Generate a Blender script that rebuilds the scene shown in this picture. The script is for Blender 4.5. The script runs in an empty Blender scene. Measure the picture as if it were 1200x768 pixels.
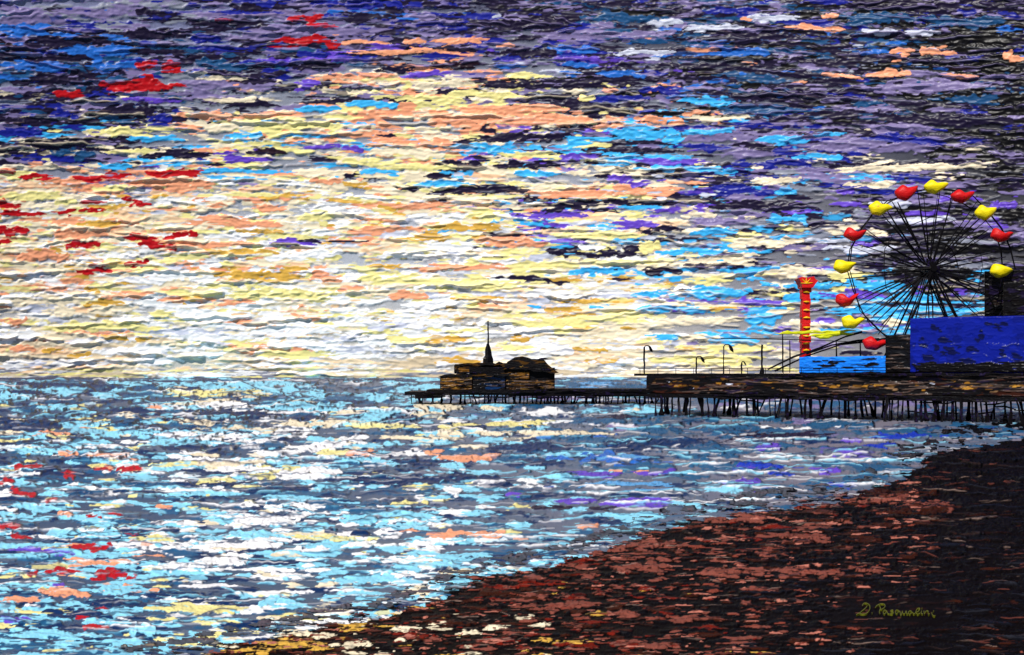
import bpy, bmesh, math, random
import numpy as np
from mathutils import Vector, Matrix

# ------------------------------------------------------------------ camera, world, sun
F = 1287.0          # focal length in photo pixels (photo 1200 wide)
HZ = 440.0          # photo row of the true horizon
EYE = 7.0           # eye height above the water
SKY_R = 3000.0      # distance of the sky backdrop
SUN_EL, SUN_AZ = 47.0, 205.0      # azimuth clockwise from +Y

sc = bpy.context.scene
cam = bpy.data.cameras.new('camera'); camo = bpy.data.objects.new('camera', cam)
sc.collection.objects.link(camo); sc.camera = camo
camo.location = (0, 0, EYE); camo.rotation_euler = (math.radians(90), 0, 0)
cam.sensor_width = 36; cam.lens = 36 * F / 1200.0; cam.shift_y = (HZ - 384) / 1200.0
cam.clip_start = 0.1; cam.clip_end = 12000

w = bpy.data.worlds.new('World'); sc.world = w; w.use_nodes = True
nt = w.node_tree; bg = nt.nodes['Background']
sky = nt.nodes.new('ShaderNodeTexSky'); sky.sky_type = 'NISHITA'; sky.sun_disc = False
sky.sun_elevation = math.radians(SUN_EL); sky.sun_rotation = math.radians(SUN_AZ)
nt.links.new(sky.outputs[0], bg.inputs[0]); bg.inputs[1].default_value = 0.05

sd = Vector((math.sin(math.radians(SUN_AZ)) * math.cos(math.radians(SUN_EL)),
             math.cos(math.radians(SUN_AZ)) * math.cos(math.radians(SUN_EL)), math.sin(math.radians(SUN_EL))))
sl = bpy.data.lights.new('sun', 'SUN'); sl.energy = 4.4; sl.angle = math.radians(0.6); sl.color = (1, 0.965, 0.91)
so = bpy.data.objects.new('sun', sl); sc.collection.objects.link(so)
so.rotation_euler = sd.to_track_quat('Z', 'Y').to_euler(); so.location = (0, -20, 60)
sc.view_settings.view_transform = 'Standard'; sc.view_settings.look = 'None'
sc.view_settings.exposure = 0.12; sc.view_settings.gamma = 1

C = sc.collection
rng = np.random.default_rng(11); random.seed(5)

# ------------------------------------------------------------------ colours
def lin(h):
    h = h.lstrip('#'); c = np.array([int(h[i:i + 2], 16) / 255 for i in (0, 2, 4)])
    return np.where(c <= .04045, c / 12.92, ((c + .055) / 1.055) ** 2.4)
PAL = {k: lin(v) for k, v in dict(
    dv='1c1430', mar='24101f', black='0d0b0e', navy='17208a', blue='1838b4', azure='2468c4', teal='1c4c7a', cyan='3cb2f0',
    lav='7c709e', purple='6444c0', gray='888c9c', pale='c4c8da', cream='f0e0c0', yel='eee294', gold='d8a848',
    orange='f2a27a', white='fbf9fb', red='b80c18', tan='d8c4a4', peach='f6caa0',
    nw='0c2c58', slate='586478', aqua='8cd8f2', steel='22577f', ltb='5aa0d8', rust='80453a', rred='6c1c12',
    brown='36180f', sand='0b0707', dslate='0e0f15', line='a08478').items()}

# ------------------------------------------------------------------ the knife-stroke painter (colour + relief height)
def smooth1(a, n, ax):
    for _ in range(2):
        k = np.ones(n) / n
        a = np.apply_along_axis(lambda v: np.convolve(np.concatenate([v[-n:], v, v[:n]]), k, 'same')[n:-n], ax, a)
    return a
def noise(h, w_, px, py, seed):
    """periodic value noise with feature size px, py (samples)"""
    r = np.random.default_rng(seed)
    gx, gy = max(2, int(w_ / px)), max(2, int(h / py))
    g = r.random((gy, gx))
    x = np.linspace(0, gx, w_, endpoint=False); y = np.linspace(0, gy, h, endpoint=False)
    x0 = x.astype(int); y0 = y.astype(int); fx = x - x0; fy = y - y0
    fx = fx * fx * (3 - 2 * fx); fy = fy * fy * (3 - 2 * fy)
    x1 = (x0 + 1) % gx; y1 = (y0 + 1) % gy
    a = g[np.ix_(y0, x0)] * (1 - fx) + g[np.ix_(y0, x1)] * fx
    b = g[np.ix_(y1, x0)] * (1 - fx) + g[np.ix_(y1, x1)] * fx
    return a * (1 - fy)[:, None] + b * fy[:, None]
NW, NH = 2048, 1024
N_EDGE = .5 * noise(NH, NW, 14, 5, 1) + .33 * noise(NH, NW, 7, 3, 2) + .17 * noise(NH, NW, 3.2, 1.8, 3)
N_STR = .5 * noise(NH, NW, 36, 2.6, 4) + .3 * noise(NH, NW, 18, 1.6, 5) + .2 * noise(NH, NW, 6, 1.3, 6)
N_WAV = .65 * noise(64, 4096, 26, 1, 7) + .35 * noise(64, 4096, 9, 1, 8)
N_BLOB = .6 * noise(NH, NW, 26, 7, 9) + .4 * noise(NH, NW, 9, 3.4, 10)
def win(N, h, w_):
    j = rng.integers(0, N.shape[0] - h); i = rng.integers(0, N.shape[1] - w_)
    return N[j:j + h, i:i + w_]
def wav(n):
    i = rng.integers(0, 4096 - n); return N_WAV[rng.integers(0, 64), i:i + n] * 2 - 1
def sst(a, b, x):
    t = np.clip((x - a) / (b - a), 0, 1); return t * t * (3 - 2 * t)

class Canvas:
    def __init__(s, x0, y0, x1, y1, S):
        s.x0, s.y0, s.x1, s.y1, s.S = x0, y0, x1, y1, S
        s.w = int((x1 - x0) * S) + 1; s.h = int((y1 - y0) * S) + 1
        s.C = np.zeros((s.h, s.w, 3)); s.H = np.zeros((s.h, s.w))
        s.X = x0 + np.arange(s.w) / S; s.Y = y0 + np.arange(s.h) / S
    def dab(s, xa, ya, xb, yb, b, col, t=1.0, rag=.9, dry=.35, col2=None, wv=.45, sharp=.7):
        S = s.S; cx = (xa + xb) / 2; cy = (ya + yb) / 2; a = max(1.5, abs(xb - xa) / 2)
        sl_ = (yb - ya) / max(1e-3, (xb - xa))
        pad = b * 1.9 + abs(yb - ya) / 2 + 2
        i0 = max(0, int((cx - a * 1.06 - s.x0) * S)); i1 = min(s.w, int((cx + a * 1.06 - s.x0) * S) + 2)
        j0 = max(0, int((cy - pad - s.y0) * S)); j1 = min(s.h, int((cy + pad - s.y0) * S) + 2)
        if i1 - i0 < 2 or j1 - j0 < 2: return
        n = i1 - i0; m = j1 - j0
        X = s.X[i0:i1]; Y = s.Y[j0:j1][:, None]
        u = (X - cx) / a; au = np.abs(u)
        env = np.clip(1 - au ** 3, 0, 1) ** sharp
        up = b * env * (.95 + .45 * wav(n)) + .01; dn = b * env * (.95 + .45 * wav(n)) + .01
        cen = cy + sl_ * (X - cx) + wv * b * wav(n)
        dy = Y - cen
        v = np.where(dy > 0, dy / dn, -dy / up)
        ne = win(N_EDGE, m, n) - .5; e = 1 - v + rag * (ne * 2.1 - .1) * (.7 + .6 * au[None, :])
        al = sst(0, .32, e)
        st = win(N_STR, m, n)
        if dry > 0:
            al = al * sst(-.06, .05, st - .5 + .32 - dry * (.2 + .9 * au[None, :] ** 2) * .9)
        al = al[..., None]
        c = col * (1 + .12 * (rng.random() - .5))
        c = np.broadcast_to(c, (m, n, 3))
        if col2 is not None:
            k = (sst(.52, .66, win(N_BLOB, m, n)) * .75)[..., None]; c = c * (1 - k) + col2 * k
        old = s.C[j0:j1, i0:i1]
        s.C[j0:j1, i0:i1] = old * (1 - al) + c * al
        rim = np.exp(-((v - .78) / .2) ** 2)
        hn = s.H[j0:j1, i0:i1] * .45 + t * (.45 + .75 * rim * (.5 + win(N_BLOB, m, n)) + .4 * (st - .5))
        al = al[..., 0]
        s.H[j0:j1, i0:i1] = s.H[j0:j1, i0:i1] * (1 - al) + hn * al
    def ridge(s, xa, ya, xb, yb, wd, hgt, col=None, ca=.6, amp=1.8):
        """thin raised wavy lip left by the knife"""
        S = s.S; i0 = max(0, int((min(xa, xb) - s.x0) * S)); i1 = min(s.w, int((max(xa, xb) - s.x0) * S))
        n = i1 - i0
        if n < 4: return
        X = s.X[i0:i1]; tt = (X - xa) / (xb - xa)
        cen = ya + (yb - ya) * tt + amp * wav(n)
        j0 = max(0, int((cen.min() - 3 - s.y0) * S)); j1 = min(s.h, int((cen.max() + 3 - s.y0) * S) + 1)
        if j1 - j0 < 2: return
        Y = s.Y[j0:j1][:, None]; ww = wd * (.25 + .75 * np.sin(np.pi * np.clip(tt, 0, 1)) ** .5) * (.8 + .5 * wav(n))
        ww = np.maximum(ww, .05)
        g = np.exp(-((Y - cen) / ww) ** 2) * (ww > .15 * wd)
        g = g * sst(-.5, -.1, wav(n))
        s.H[j0:j1, i0:i1] += hgt * g
        if col is not None:
            k = (g * ca)[..., None]; s.C[j0:j1, i0:i1] = s.C[j0:j1, i0:i1] * (1 - k) + col * k

def widen(cv, left, right, top, bottom, n=150, m=90):
    """carry the sheet on past the painted part with ever wider spacing, so that it has no near edge"""
    def steps(total, k): a = np.linspace(0, 1, k + 1)[1:]; g = (k / cv.S) * a + (total - k / cv.S) * a ** 3; return g
    cols = np.concatenate([np.arange(n, 0, -1), np.arange(cv.w), cv.w - 2 - np.arange(n)])
    X = np.concatenate([cv.x0 - steps(left, n)[::-1], cv.X, cv.X[-1] + steps(right, n)])
    Y = cv.Y; rows = np.arange(cv.h)
    if top: rows = np.concatenate([np.arange(m, 0, -1), rows]); Y = np.concatenate([cv.y0 - steps(top, m)[::-1], Y])
    if bottom: rows = np.concatenate([rows, cv.h - 2 - np.arange(m)]); Y = np.concatenate([Y, cv.Y[-1] + steps(bottom, m)])
    cv.C = cv.C[np.ix_(rows, cols)]; cv.H = cv.H[np.ix_(rows, cols)]
    f = np.ones(len(X)); f[:n] = 0; f[-n:] = 0; g = ((Y >= cv.y0 - .01) & (Y <= cv.y0 + (cv.h - 1) / cv.S + .01)) * 1.0
    cv.H = cv.H * f[None, :] * g[:, None]
    cv.X, cv.Y, cv.h, cv.w = X, Y, len(Y), len(X); cv.ix = np.ix_(rows, cols)

def field(keys, sx, sy):
    K = np.array([[k[0], k[1]] for k in keys], float)
    def f(x, y):
        d = ((K[:, 0] - x) / sx) ** 2 + ((K[:, 1] - y) / sy) ** 2
        wgt = np.exp(-(d - d.min())); return wgt / wgt.sum()
    return f
def base_fill(cv, pts, sx, sy, weave=.06):
    X, Y = np.meshgrid(cv.X[::8], cv.Y[::8]); acc = 0; W = 0
    for x, y, c in pts:
        g = np.exp(-((X - x) / sx) ** 2 - ((Y - y) / sy) ** 2) + 1e-9
        acc = acc + g[..., None] * lin(c); W = W + g
    small = acc / W[..., None]
    yi = np.minimum(np.arange(cv.h) / 8, small.shape[0] - 1.001); xi = np.minimum(np.arange(cv.w) / 8, small.shape[1] - 1.001)
    y0 = yi.astype(int); x0 = xi.astype(int); fy = (yi - y0)[:, None, None]; fx = (xi - x0)[None, :, None]
    cv.C[:] = (small[np.ix_(y0, x0)] * (1 - fx) + small[np.ix_(y0, x0 + 1)] * fx) * (1 - fy) + (small[np.ix_(y0 + 1, x0)] * (1 - fx) + small[np.ix_(y0 + 1, x0 + 1)] * fx) * fy
    r = rng.random((cv.h, cv.w)); cv.C *= (1 + weave * 4 * (r - .5))[..., None]
    cv.H[:] = weave * 4 * (r - .5)
def scatter(cv, keys, n, sx, sy, L, B, t, region=None, dry=(.1, .8), slope=.03, dens=None):
    fld = field(keys, sx, sy); names = sorted({c for k in keys for c in k[2]})
    M = np.array([[k[2].get(c, 0) for c in names] for k in keys], float)
    M = M / M.sum(1, keepdims=True)
    k = 0
    while k < n:
        x = rng.uniform(cv.x0, cv.x1); y = rng.uniform(cv.y0, cv.y1)
        k += 1
        if region is not None and not region(x, y): continue
        p = fld(x, y) @ M; p = p / p.sum()
        c, c2 = rng.choice(len(names), 2, p=p)
        if names[c] == 'none': continue
        c2 = PAL[names[c2]] if names[c2] != 'none' and rng.random() < .35 else None
        l = L[0] * (L[1] / L[0]) ** rng.random(); b = rng.uniform(*B) * (1 if l > 20 else .75)
        sl_ = rng.normal(0, slope) * l
        cv.dab(x - l / 2, y - sl_ / 2, x + l / 2, y + sl_ / 2, b, PAL[names[c]], t * rng.uniform(.6, 1.3), rag=rng.uniform(.7, 1.2),
               dry=rng.uniform(*dry), col2=c2)
def heroes(cv, txt, t=1.3, small=False):
    """each entry is a patch of one colour, laid down with several overlapping knife loads"""
    for ln in txt.strip().splitlines():
        nm, rest = ln.split(':'); nm = nm.strip(); col = PAL[nm]
        for it in rest.split(';'):
            q = [float(v) for v in it.split(',')]
            if len(q) == 4: x0_, x1_, y, b = q; ya = yb = y
            else: x0_, x1_, ya, yb, b = q
            if nm == 'red': b *= 1.25; x0_ -= 2; x1_ += 2
            L_ = x1_ - x0_ + 6; x0_ -= 3
            if small:
                for _ in range(int(L_ * b / 16)):
                    l = rng.uniform(6, 32); xm = rng.uniform(x0_, x0_ + L_); ym = ya + (yb - ya) * (xm - x0_) / L_ + rng.normal(0, b * .55)
                    cv.dab(xm - l / 2, ym - rng.normal(0, .8), xm + l / 2, ym, rng.uniform(.8, 3.0), col * rng.uniform(.75, 1.15), t, rag=1.5, dry=.3)
                continue
            n = 1 if L_ < 16 else int(min(7, 2 + L_ / 22))
            if n > 1: cv.dab(x0_ + L_ * .05, ya, x0_ + L_ * .95, yb, b * .62, col, t * .8, rag=1.2, dry=.35, wv=.9)
            for k in range(n):
                l = L_ * (1 if n == 1 else rng.uniform(.28, .6)); xm = x0_ + l / 2 + (L_ - l) * ((k + rng.uniform(-.3, .3)) / max(1, n - 1) if n > 1 else .5)
                xm = min(max(xm, x0_ + l / 2), x0_ + L_ - l / 2)
                ym = ya + (yb - ya) * (xm - x0_) / L_ + rng.normal(0, b * .3); sl_ = rng.normal(0, .045) * l
                cv.dab(xm - l / 2, ym - sl_, xm + l / 2, ym + sl_, b * rng.uniform(.5, .85), col * rng.uniform(.9, 1.06), t * rng.uniform(.8, 1.25), rag=1.15, dry=.2, wv=.9)

# ------------------------------------------------------------------ meshes
def tag(o, label=None, cat=None, group=None, kind=None):
    if label: o['label'] = label
    if cat: o['category'] = cat
    if group: o['group'] = group
    if kind: o['kind'] = kind
    return o
def grid_mesh(name, P, col, mat, hb=None, keep=None):
    h, w_ = P.shape[:2]; me = bpy.data.meshes.new(name)
    idx = np.arange(h * w_).reshape(h, w_)
    q = np.stack([idx[1:, :-1], idx[1:, 1:], idx[:-1, 1:], idx[:-1, :-1]], -1)
    if keep is not None: q = q[keep[:-1, :-1]]
    q = q.reshape(-1, 4)
    V = P.reshape(-1, 3); cc = col.reshape(-1, 3); hh = None if hb is None else hb.reshape(-1)
    if keep is not None:
        used = np.unique(q); remap = np.full(h * w_, -1); remap[used] = np.arange(len(used)); q = remap[q]; V = V[used]; cc = cc[used]
        if hh is not None: hh = hh[used]
    me.vertices.add(len(V)); me.vertices.foreach_set('co', V.astype(np.float32).ravel())
    me.loops.add(q.size); me.loops.foreach_set('vertex_index', q.astype(np.int32).ravel())
    me.polygons.add(len(q)); me.polygons.foreach_set('loop_start', np.arange(0, q.size, 4, dtype=np.int32))
    me.polygons.foreach_set('use_smooth', np.ones(len(q), bool))
    a = me.color_attributes.new('Col', 'FLOAT_COLOR', 'POINT')
    a.data.foreach_set('color', np.concatenate([np.clip(cc, .002, .93), np.ones((len(cc), 1))], 1).astype(np.float32).ravel())
    if hh is not None:
        b = me.attributes.new('relief', 'FLOAT', 'POINT'); b.data.foreach_set('value', hh.astype(np.float32))
    me.update(calc_edges=True); me.materials.append(mat)
    o = bpy.data.objects.new(name, me); C.objects.link(o); return o

def paint_mat(name, rough=.42, bump=0.0, fine=0.0, fscale=(1, 1, 1), spec=.5):
    m = bpy.data.materials.new(name); m.use_nodes = True; n = m.node_tree; b = n.nodes['Principled BSDF']
    at = n.nodes.new('ShaderNodeAttribute'); at.attribute_name = 'Col'
    n.links.new(at.outputs['Color'], b.inputs['Base Color'])
    b.inputs['Roughness'].default_value = rough; b.inputs['Specular IOR Level'].default_value = spec
    last = None
    if bump:
        ar = n.nodes.new('ShaderNodeAttribute'); ar.attribute_name = 'relief'
        bp = n.nodes.new('ShaderNodeBump'); bp.inputs['Strength'].default_value = 1; bp.inputs['Distance'].default_value = bump
        n.links.new(ar.outputs['Fac'], bp.inputs['Height']); last = bp
    if last is not None: n.links.new(last.outputs[0], b.inputs['Normal'])
    return m
M_SKY = paint_mat('oil_paint_sky', .37, spec=.17)
M_WATER = paint_mat('oil_paint_water', .45, bump=1.0, spec=.1)
M_SAND = paint_mat('oil_paint_sand', .55, bump=1.0, spec=.015)
M_PANEL = paint_mat('oil_paint_panel', .3, spec=.12)

def daub_mat(name, base, flecks=(), rough=.4, scale=(.6, .6, 3), bump=.15, bdist=.1, spec=.06, nscale=2.5):
    """paint with flecks of other colours dragged through it, world-sized noise"""
    m = bpy.data.materials.new(name); m.use_nodes = True; n = m.node_tree; b = n.nodes['Principled BSDF']
    tc = n.nodes.new('ShaderNodeTexCoord'); mp = n.nodes.new('ShaderNodeMapping'); mp.inputs['Scale'].default_value = scale
    n.links.new(tc.outputs['Object'], mp.inputs['Vector'])
    prev = None
    for i, (c, thr) in enumerate(flecks):
        ns = n.nodes.new('ShaderNodeTexNoise'); ns.inputs['Scale'].default_value = 1.0 + .37 * i; ns.inputs['Detail'].default_value = 4
        ns.inputs['Distortion'].default_value = .6
        off = n.nodes.new('ShaderNodeVectorMath'); off.inputs[1].default_value = (13.1 * i, 7.7 * i, 3.3 * i)
        n.links.new(mp.outputs[0], off.inputs[0]); n.links.new(off.outputs[0], ns.inputs['Vector'])
        rp = n.nodes.new('ShaderNodeValToRGB'); rp.color_ramp.elements[0].position = thr; rp.color_ramp.elements[1].position = thr + .03
        n.links.new(ns.outputs['Fac'], rp.inputs[0])
        mx = n.nodes.new('ShaderNodeMix'); mx.data_type = 'RGBA'
        n.links.new(rp.outputs[0], mx.inputs[0])
        if prev is None: mx.inputs[6].default_value = (*(PAL[base] if isinstance(base, str) else base), 1)
        else: n.links.new(prev.outputs[2], mx.inputs[6])
        mx.inputs[7].default_value = (*PAL[c], 1); prev = mx
    if prev: n.links.new(prev.outputs[2], b.inputs['Base Color'])
    else: b.inputs['Base Color'].default_value = (*(PAL[base] if isinstance(base, str) else base), 1)
    b.inputs['Roughness'].default_value = rough; b.inputs['Specular IOR Level'].default_value = spec
    nb = n.nodes.new('ShaderNodeTexNoise'); nb.inputs['Scale'].default_value = nscale; nb.inputs['Detail'].default_value = 5
    n.links.new(mp.outputs[0], nb.inputs['Vector'])
    bp = n.nodes.new('ShaderNodeBump'); bp.inputs['Strength'].default_value = bump; bp.inputs['Distance'].default_value = bdist
    n.links.new(nb.outputs['Fac'], bp.inputs['Height']); n.links.new(bp.outputs[0], b.inputs['Normal'])
    return m
M_BLACK = daub_mat('black_paint', 'black', [('dslate', .58), ('line', .78)], scale=(.5, .5, 2.2), bump=.5, bdist=.3)
M_TIMBER = daub_mat('dark_timber_paint', 'black', [('dv', .56), ('slate', .74)], scale=(1.5, 1.5, .9), bump=.5, bdist=.2)
M_IRON = daub_mat('black_iron_paint', 'black', [('dv', .6)], scale=(.8, .8, .8), bump=.3)
M_RED = daub_mat('red_paint', lin('c80c10'), [('rred', .66)], rough=.5, scale=(1, 1, 1.6), bump=.7, bdist=.35, spec=.3, nscale=.6)
M_YEL = daub_mat('yellow_paint', lin('f2dc0a'), [('gold', .68)], rough=.5, scale=(.9, .9, 1.4), bump=.7, bdist=.35, spec=.3, nscale=.6)
M_GRN = daub_mat('yellow_green_paint', lin('c8cc20'), [('yel', .6)], rough=.35, scale=(.4, .4, 2), bump=.5)
M_OCH = daub_mat('ochre_paint', lin('8a5a1c'), [('black', .55), ('gold', .68)], scale=(.35, .35, 2.2), bump=.5, bdist=.3)
PAL['och0'] = lin('4a3010')
M_ROOF = daub_mat('dark_roof_paint', lin('0d0b0e'), [('och0', .56), ('gold', .7), ('pale', .76)], scale=(.28, .3, 1.6), bump=.6, bdist=.4)
M_SIGN = daub_mat('olive_paint', lin('5c5e16'), [], scale=(4, 4, 4))

def soften(H, n=1):
    for ax in (0, 1) * n: H = .25 * np.roll(H, 1, ax) + .5 * H + .25 * np.roll(H, -1, ax)
    return H
def px(x, y, d): return Vector(((x - 600) / F * d, d, EYE - (y - HZ) / F * d))

# ------------------------------------------------------------------ SKY
S = 1.3
sk = Canvas(-130, -90, 1330, 446, S)
base_fill(sk, [(0, 0, '7c80a0'), (300, 0, '70749a'), (600, 0, '56586e'), (900, 0, '30313e'), (1200, 0, '1a1a20'),
               (0, 150, '767a92'), (300, 150, '8b8f9c'), (600, 150, '9094a2'), (900, 150, '565868'), (1200, 150, '24242b'),
               (0, 300, 'b4b5bd'), (400, 300, 'b2b6c0'), (700, 300, 'a8acb8'), (900, 300, '787882'), (1050, 300, '4e4e56'), (1200, 300, '36363d'),
               (0, 440, 'c4bfb6'), (400, 440, 'bfbbb2'), (700, 430, 'b5aea5'), (900, 430, '909094'), (1200, 430, '5a5a62')], 150, 75)
SK = [
 (100, 15, dict(lav=3, gray=2.5, navy=.7, azure=.5, dv=.8)), (100, 50, dict(azure=1.8, teal=1.5, dv=2, lav=1.8, navy=1)),
 (100, 85, dict(azure=2, teal=1.5, dv=2.6, lav=2, navy=1)), (100, 130, dict(dv=3, navy=1.6, lav=2, teal=.6, cream=.4)),
 (100, 170, dict(dv=2.2, navy=1.2, lav=1.2, cream=1.2, yel=.4, cyan=.3)), (100, 215, dict(cream=1.6, orange=1.8, yel=1.5, white=.6, lav=.3)),
 (100, 250, dict(orange=2.4, cream=2, yel=1.4, gold=.9, white=.5)), (100, 320, dict(orange=1.4, cream=2.2, gold=.9, yel=1.3, white=1.4)),
 (100, 385, dict(white=2.4, cream=2, yel=1.4, orange=.5, gold=.5)), (100, 430, dict(tan=2.6, cream=2, yel=1, white=1)),
 (300, 15, dict(dv=2, navy=1.5, lav=2.5)), (300, 60, dict(navy=1.4, dv=2, lav=2, teal=.6)), (300, 110, dict(dv=1.6, lav=1.4, cream=.8, orange=.5, gray=1)),
 (300, 150, dict(yel=2, cream=1.8, cyan=.8, orange=1.2, dv=.5)), (300, 190, dict(cyan=.8, purple=.5, cream=2, yel=1.4, orange=.8, dv=.3)),
 (300, 240, dict(cream=2, orange=1.2, yel=1.6, gold=.6, white=1.2)), (300, 310, dict(white=1.6, yel=1.6, orange=1.1, gold=.9, cream=1.6)),
 (300, 390, dict(white=3, yel=1.8, cream=1.5, orange=.35)), (300, 430, dict(white=1.6, tan=1.8, cream=1.5, yel=1)),
 (500, 15, dict(dv=2.2, navy=1, lav=1.5, azure=.4)), (500, 60, dict(dv=2, lav=1.5, orange=.4, purple=.4, navy=.5)),
 (500, 105, dict(yel=1.3, cream=1, orange=.8, dv=1.1, lav=.8)), (500, 140, dict(orange=2.6, yel=1.4, cream=1)),
 (500, 180, dict(yel=1.6, cream=1.6, cyan=.8, orange=.7, dv=.5)), (500, 215, dict(cream=1.6, yel=1.2, orange=.8, cyan=.5, dv=.5)),
 (500, 260, dict(yel=2, cream=1.5, orange=1.1, gold=.8, white=1)), (500, 330, dict(yel=2, white=2, gold=.7, orange=.6, cream=1.4)),
 (500, 400, dict(white=2.6, yel=1.8, gold=.6, tan=1)),
 (700, 15, dict(dv=3, teal=1, lav=1, pale=.3)), (700, 70, dict(dv=2, lav=1.7, azure=.8, navy=.8, purple=.4, pale=.5)),
 (700, 130, dict(orange=1.4, dv=1.5, yel=.6, cyan=.3, lav=.6)), (700, 170, dict(cyan=1, dv=1.2, yel=.6, purple=.5, lav=.6)),
 (700, 220, dict(orange=.9, dv=1, cyan=.6, cream=1, yel=.8, purple=.4)), (700, 260, dict(purple=.5, yel=1.2, cyan=.7, dv=.7, cream=1)),
 (700, 300, dict(yel=1.8, dv=.5, cyan=.5, cream=1.2, white=.4)), (700, 350, dict(yel=1.5, cream=1.6, white=1, gold=.7, cyan=.25)),
 (700, 420, dict(tan=1.6, cream=1.5, white=1, gold=.4, yel=.5)),
 (900, 15, dict(dv=3, navy=.9, teal=1.4, lav=.9, pale=.3, black=.8)), (900, 60, dict(azure=.7, teal=1.4, dv=2.2, lav=1, pale=.5, orange=.12, black=.8)),
 (900, 110, dict(dv=2.4, teal=1.3, azure=.7, lav=.7, black=.7)), (900, 160, dict(lav=2, dv=1.2, cyan=.5, navy=.8, cream=.15)),
 (900, 200, dict(navy=.8, cream=.6, dv=1.2, cyan=.5, lav=.8)), (900, 250, dict(cyan=.8, purple=.7, lav=.9, cream=.5, dv=1)),
 (900, 290, dict(cream=1, yel=.4, dv=1.1, cyan=.6, none=.5)), (900, 330, dict(dv=.7, cream=1, cyan=.9, yel=.7, none=1)),
 (900, 370, dict(cyan=.8, purple=.5, cream=1, none=1)), (900, 420, dict(yel=1.1, cream=.8, none=3, gray=.5)),
 (1100, 15, dict(dv=3, navy=1.2, lav=.6, black=2)), (1100, 70, dict(black=3, orange=.25, azure=.7, pale=.4, dv=1.2, teal=.4)),
 (1100, 110, dict(dv=2, lav=1, teal=1, black=1.5)), (1100, 150, dict(lav=1.8, navy=1.1, dv=1.2, black=1)), (1100, 190, dict(cream=.4, dv=1.4, navy=.5, black=1, lav=.6, none=1)),
 (1100, 240, dict(lav=1.3, purple=1, dv=1.5, black=1, none=1)), (1100, 290, dict(dv=2, black=2, lav=.6, none=1.5)), (1100, 340, dict(cyan=1, dv=1, black=.7, purple=.4, none=1.6)),
 (1100, 400, dict(cyan=.5, none=2, cream=.3, dv=.5)), (1200, 60, dict(black=4, dv=2, navy=.5)), (1200, 150, dict(black=3, dv=1.5, navy=.8, lav=.6)),
 (1200, 250, dict(black=2.5, dv=1.5, lav=.8, navy=.5)), (1200, 350, dict(black=3, dv=1)),
]
for k_ in SK:
    if 'yel' in k_[2]: k_[2]['yel'] *= .68
    if k_[0] >= 700 and k_[1] <= 130:
        k_[2]['dv'] *= 1.15; k_[2]['black'] = k_[2].get('black', 0) * 1.1 + .2; k_[2]['navy'] = k_[2].get('navy', 0) + .4; k_[2]['lav'] = k_[2].get('lav', 0) + .4
for k_ in SK:
    if k_[0] >= 850 and k_[1] >= 180:
        k_[2]['cream'] = k_[2].get('cream', 0) * .6; k_[2]['lav'] = k_[2].get('lav', 0) + .35; k_[2]['gray'] = .3; k_[2]['none'] = k_[2].get('none', 0) + .8
for k_ in SK: k_[2]['none'] = k_[2].get('none', 0) + .27 * sum(k_[2].values())
for k_ in SK:
    if k_[0] < 760 and k_[1] > 200: k_[2]['none'] *= .75; k_[2]['cream'] = k_[2].get('cream', 0) * 1.35; k_[2]['peach'] = .6; k_[2]['orange'] = k_[2].get('orange', 0) * .75; k_[2]['gold'] = k_[2].get('gold', 0) * .6; k_[2]['white'] = k_[2].get('white', 0) * 1.15; k_[2]['pale'] = .45
scatter(sk, SK, 1500, 80, 15, (60, 170), (4.5, 8.5), 1.3, slope=.03)
scatter(sk, SK, 3300, 85, 16, (22, 110), (2.8, 6.2), 1.1, slope=.035)
scatter(sk, SK, 2800, 75, 14, (8, 34), (1.3, 3.0), 1.0, slope=.05)
for _ in range(110):      # long black-violet drags across the upper right
    x = rng.uniform(620, 1480); y = rng.uniform(-90, 135); l = rng.uniform(70, 200)
    sk.dab(x - l / 2, y, x + l / 2, y + rng.normal(0, 4), rng.uniform(2, 5.5), PAL['dv' if rng.random() < .6 else 'black'], 1.3, rag=1.2, dry=.45, wv=1)
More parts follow.
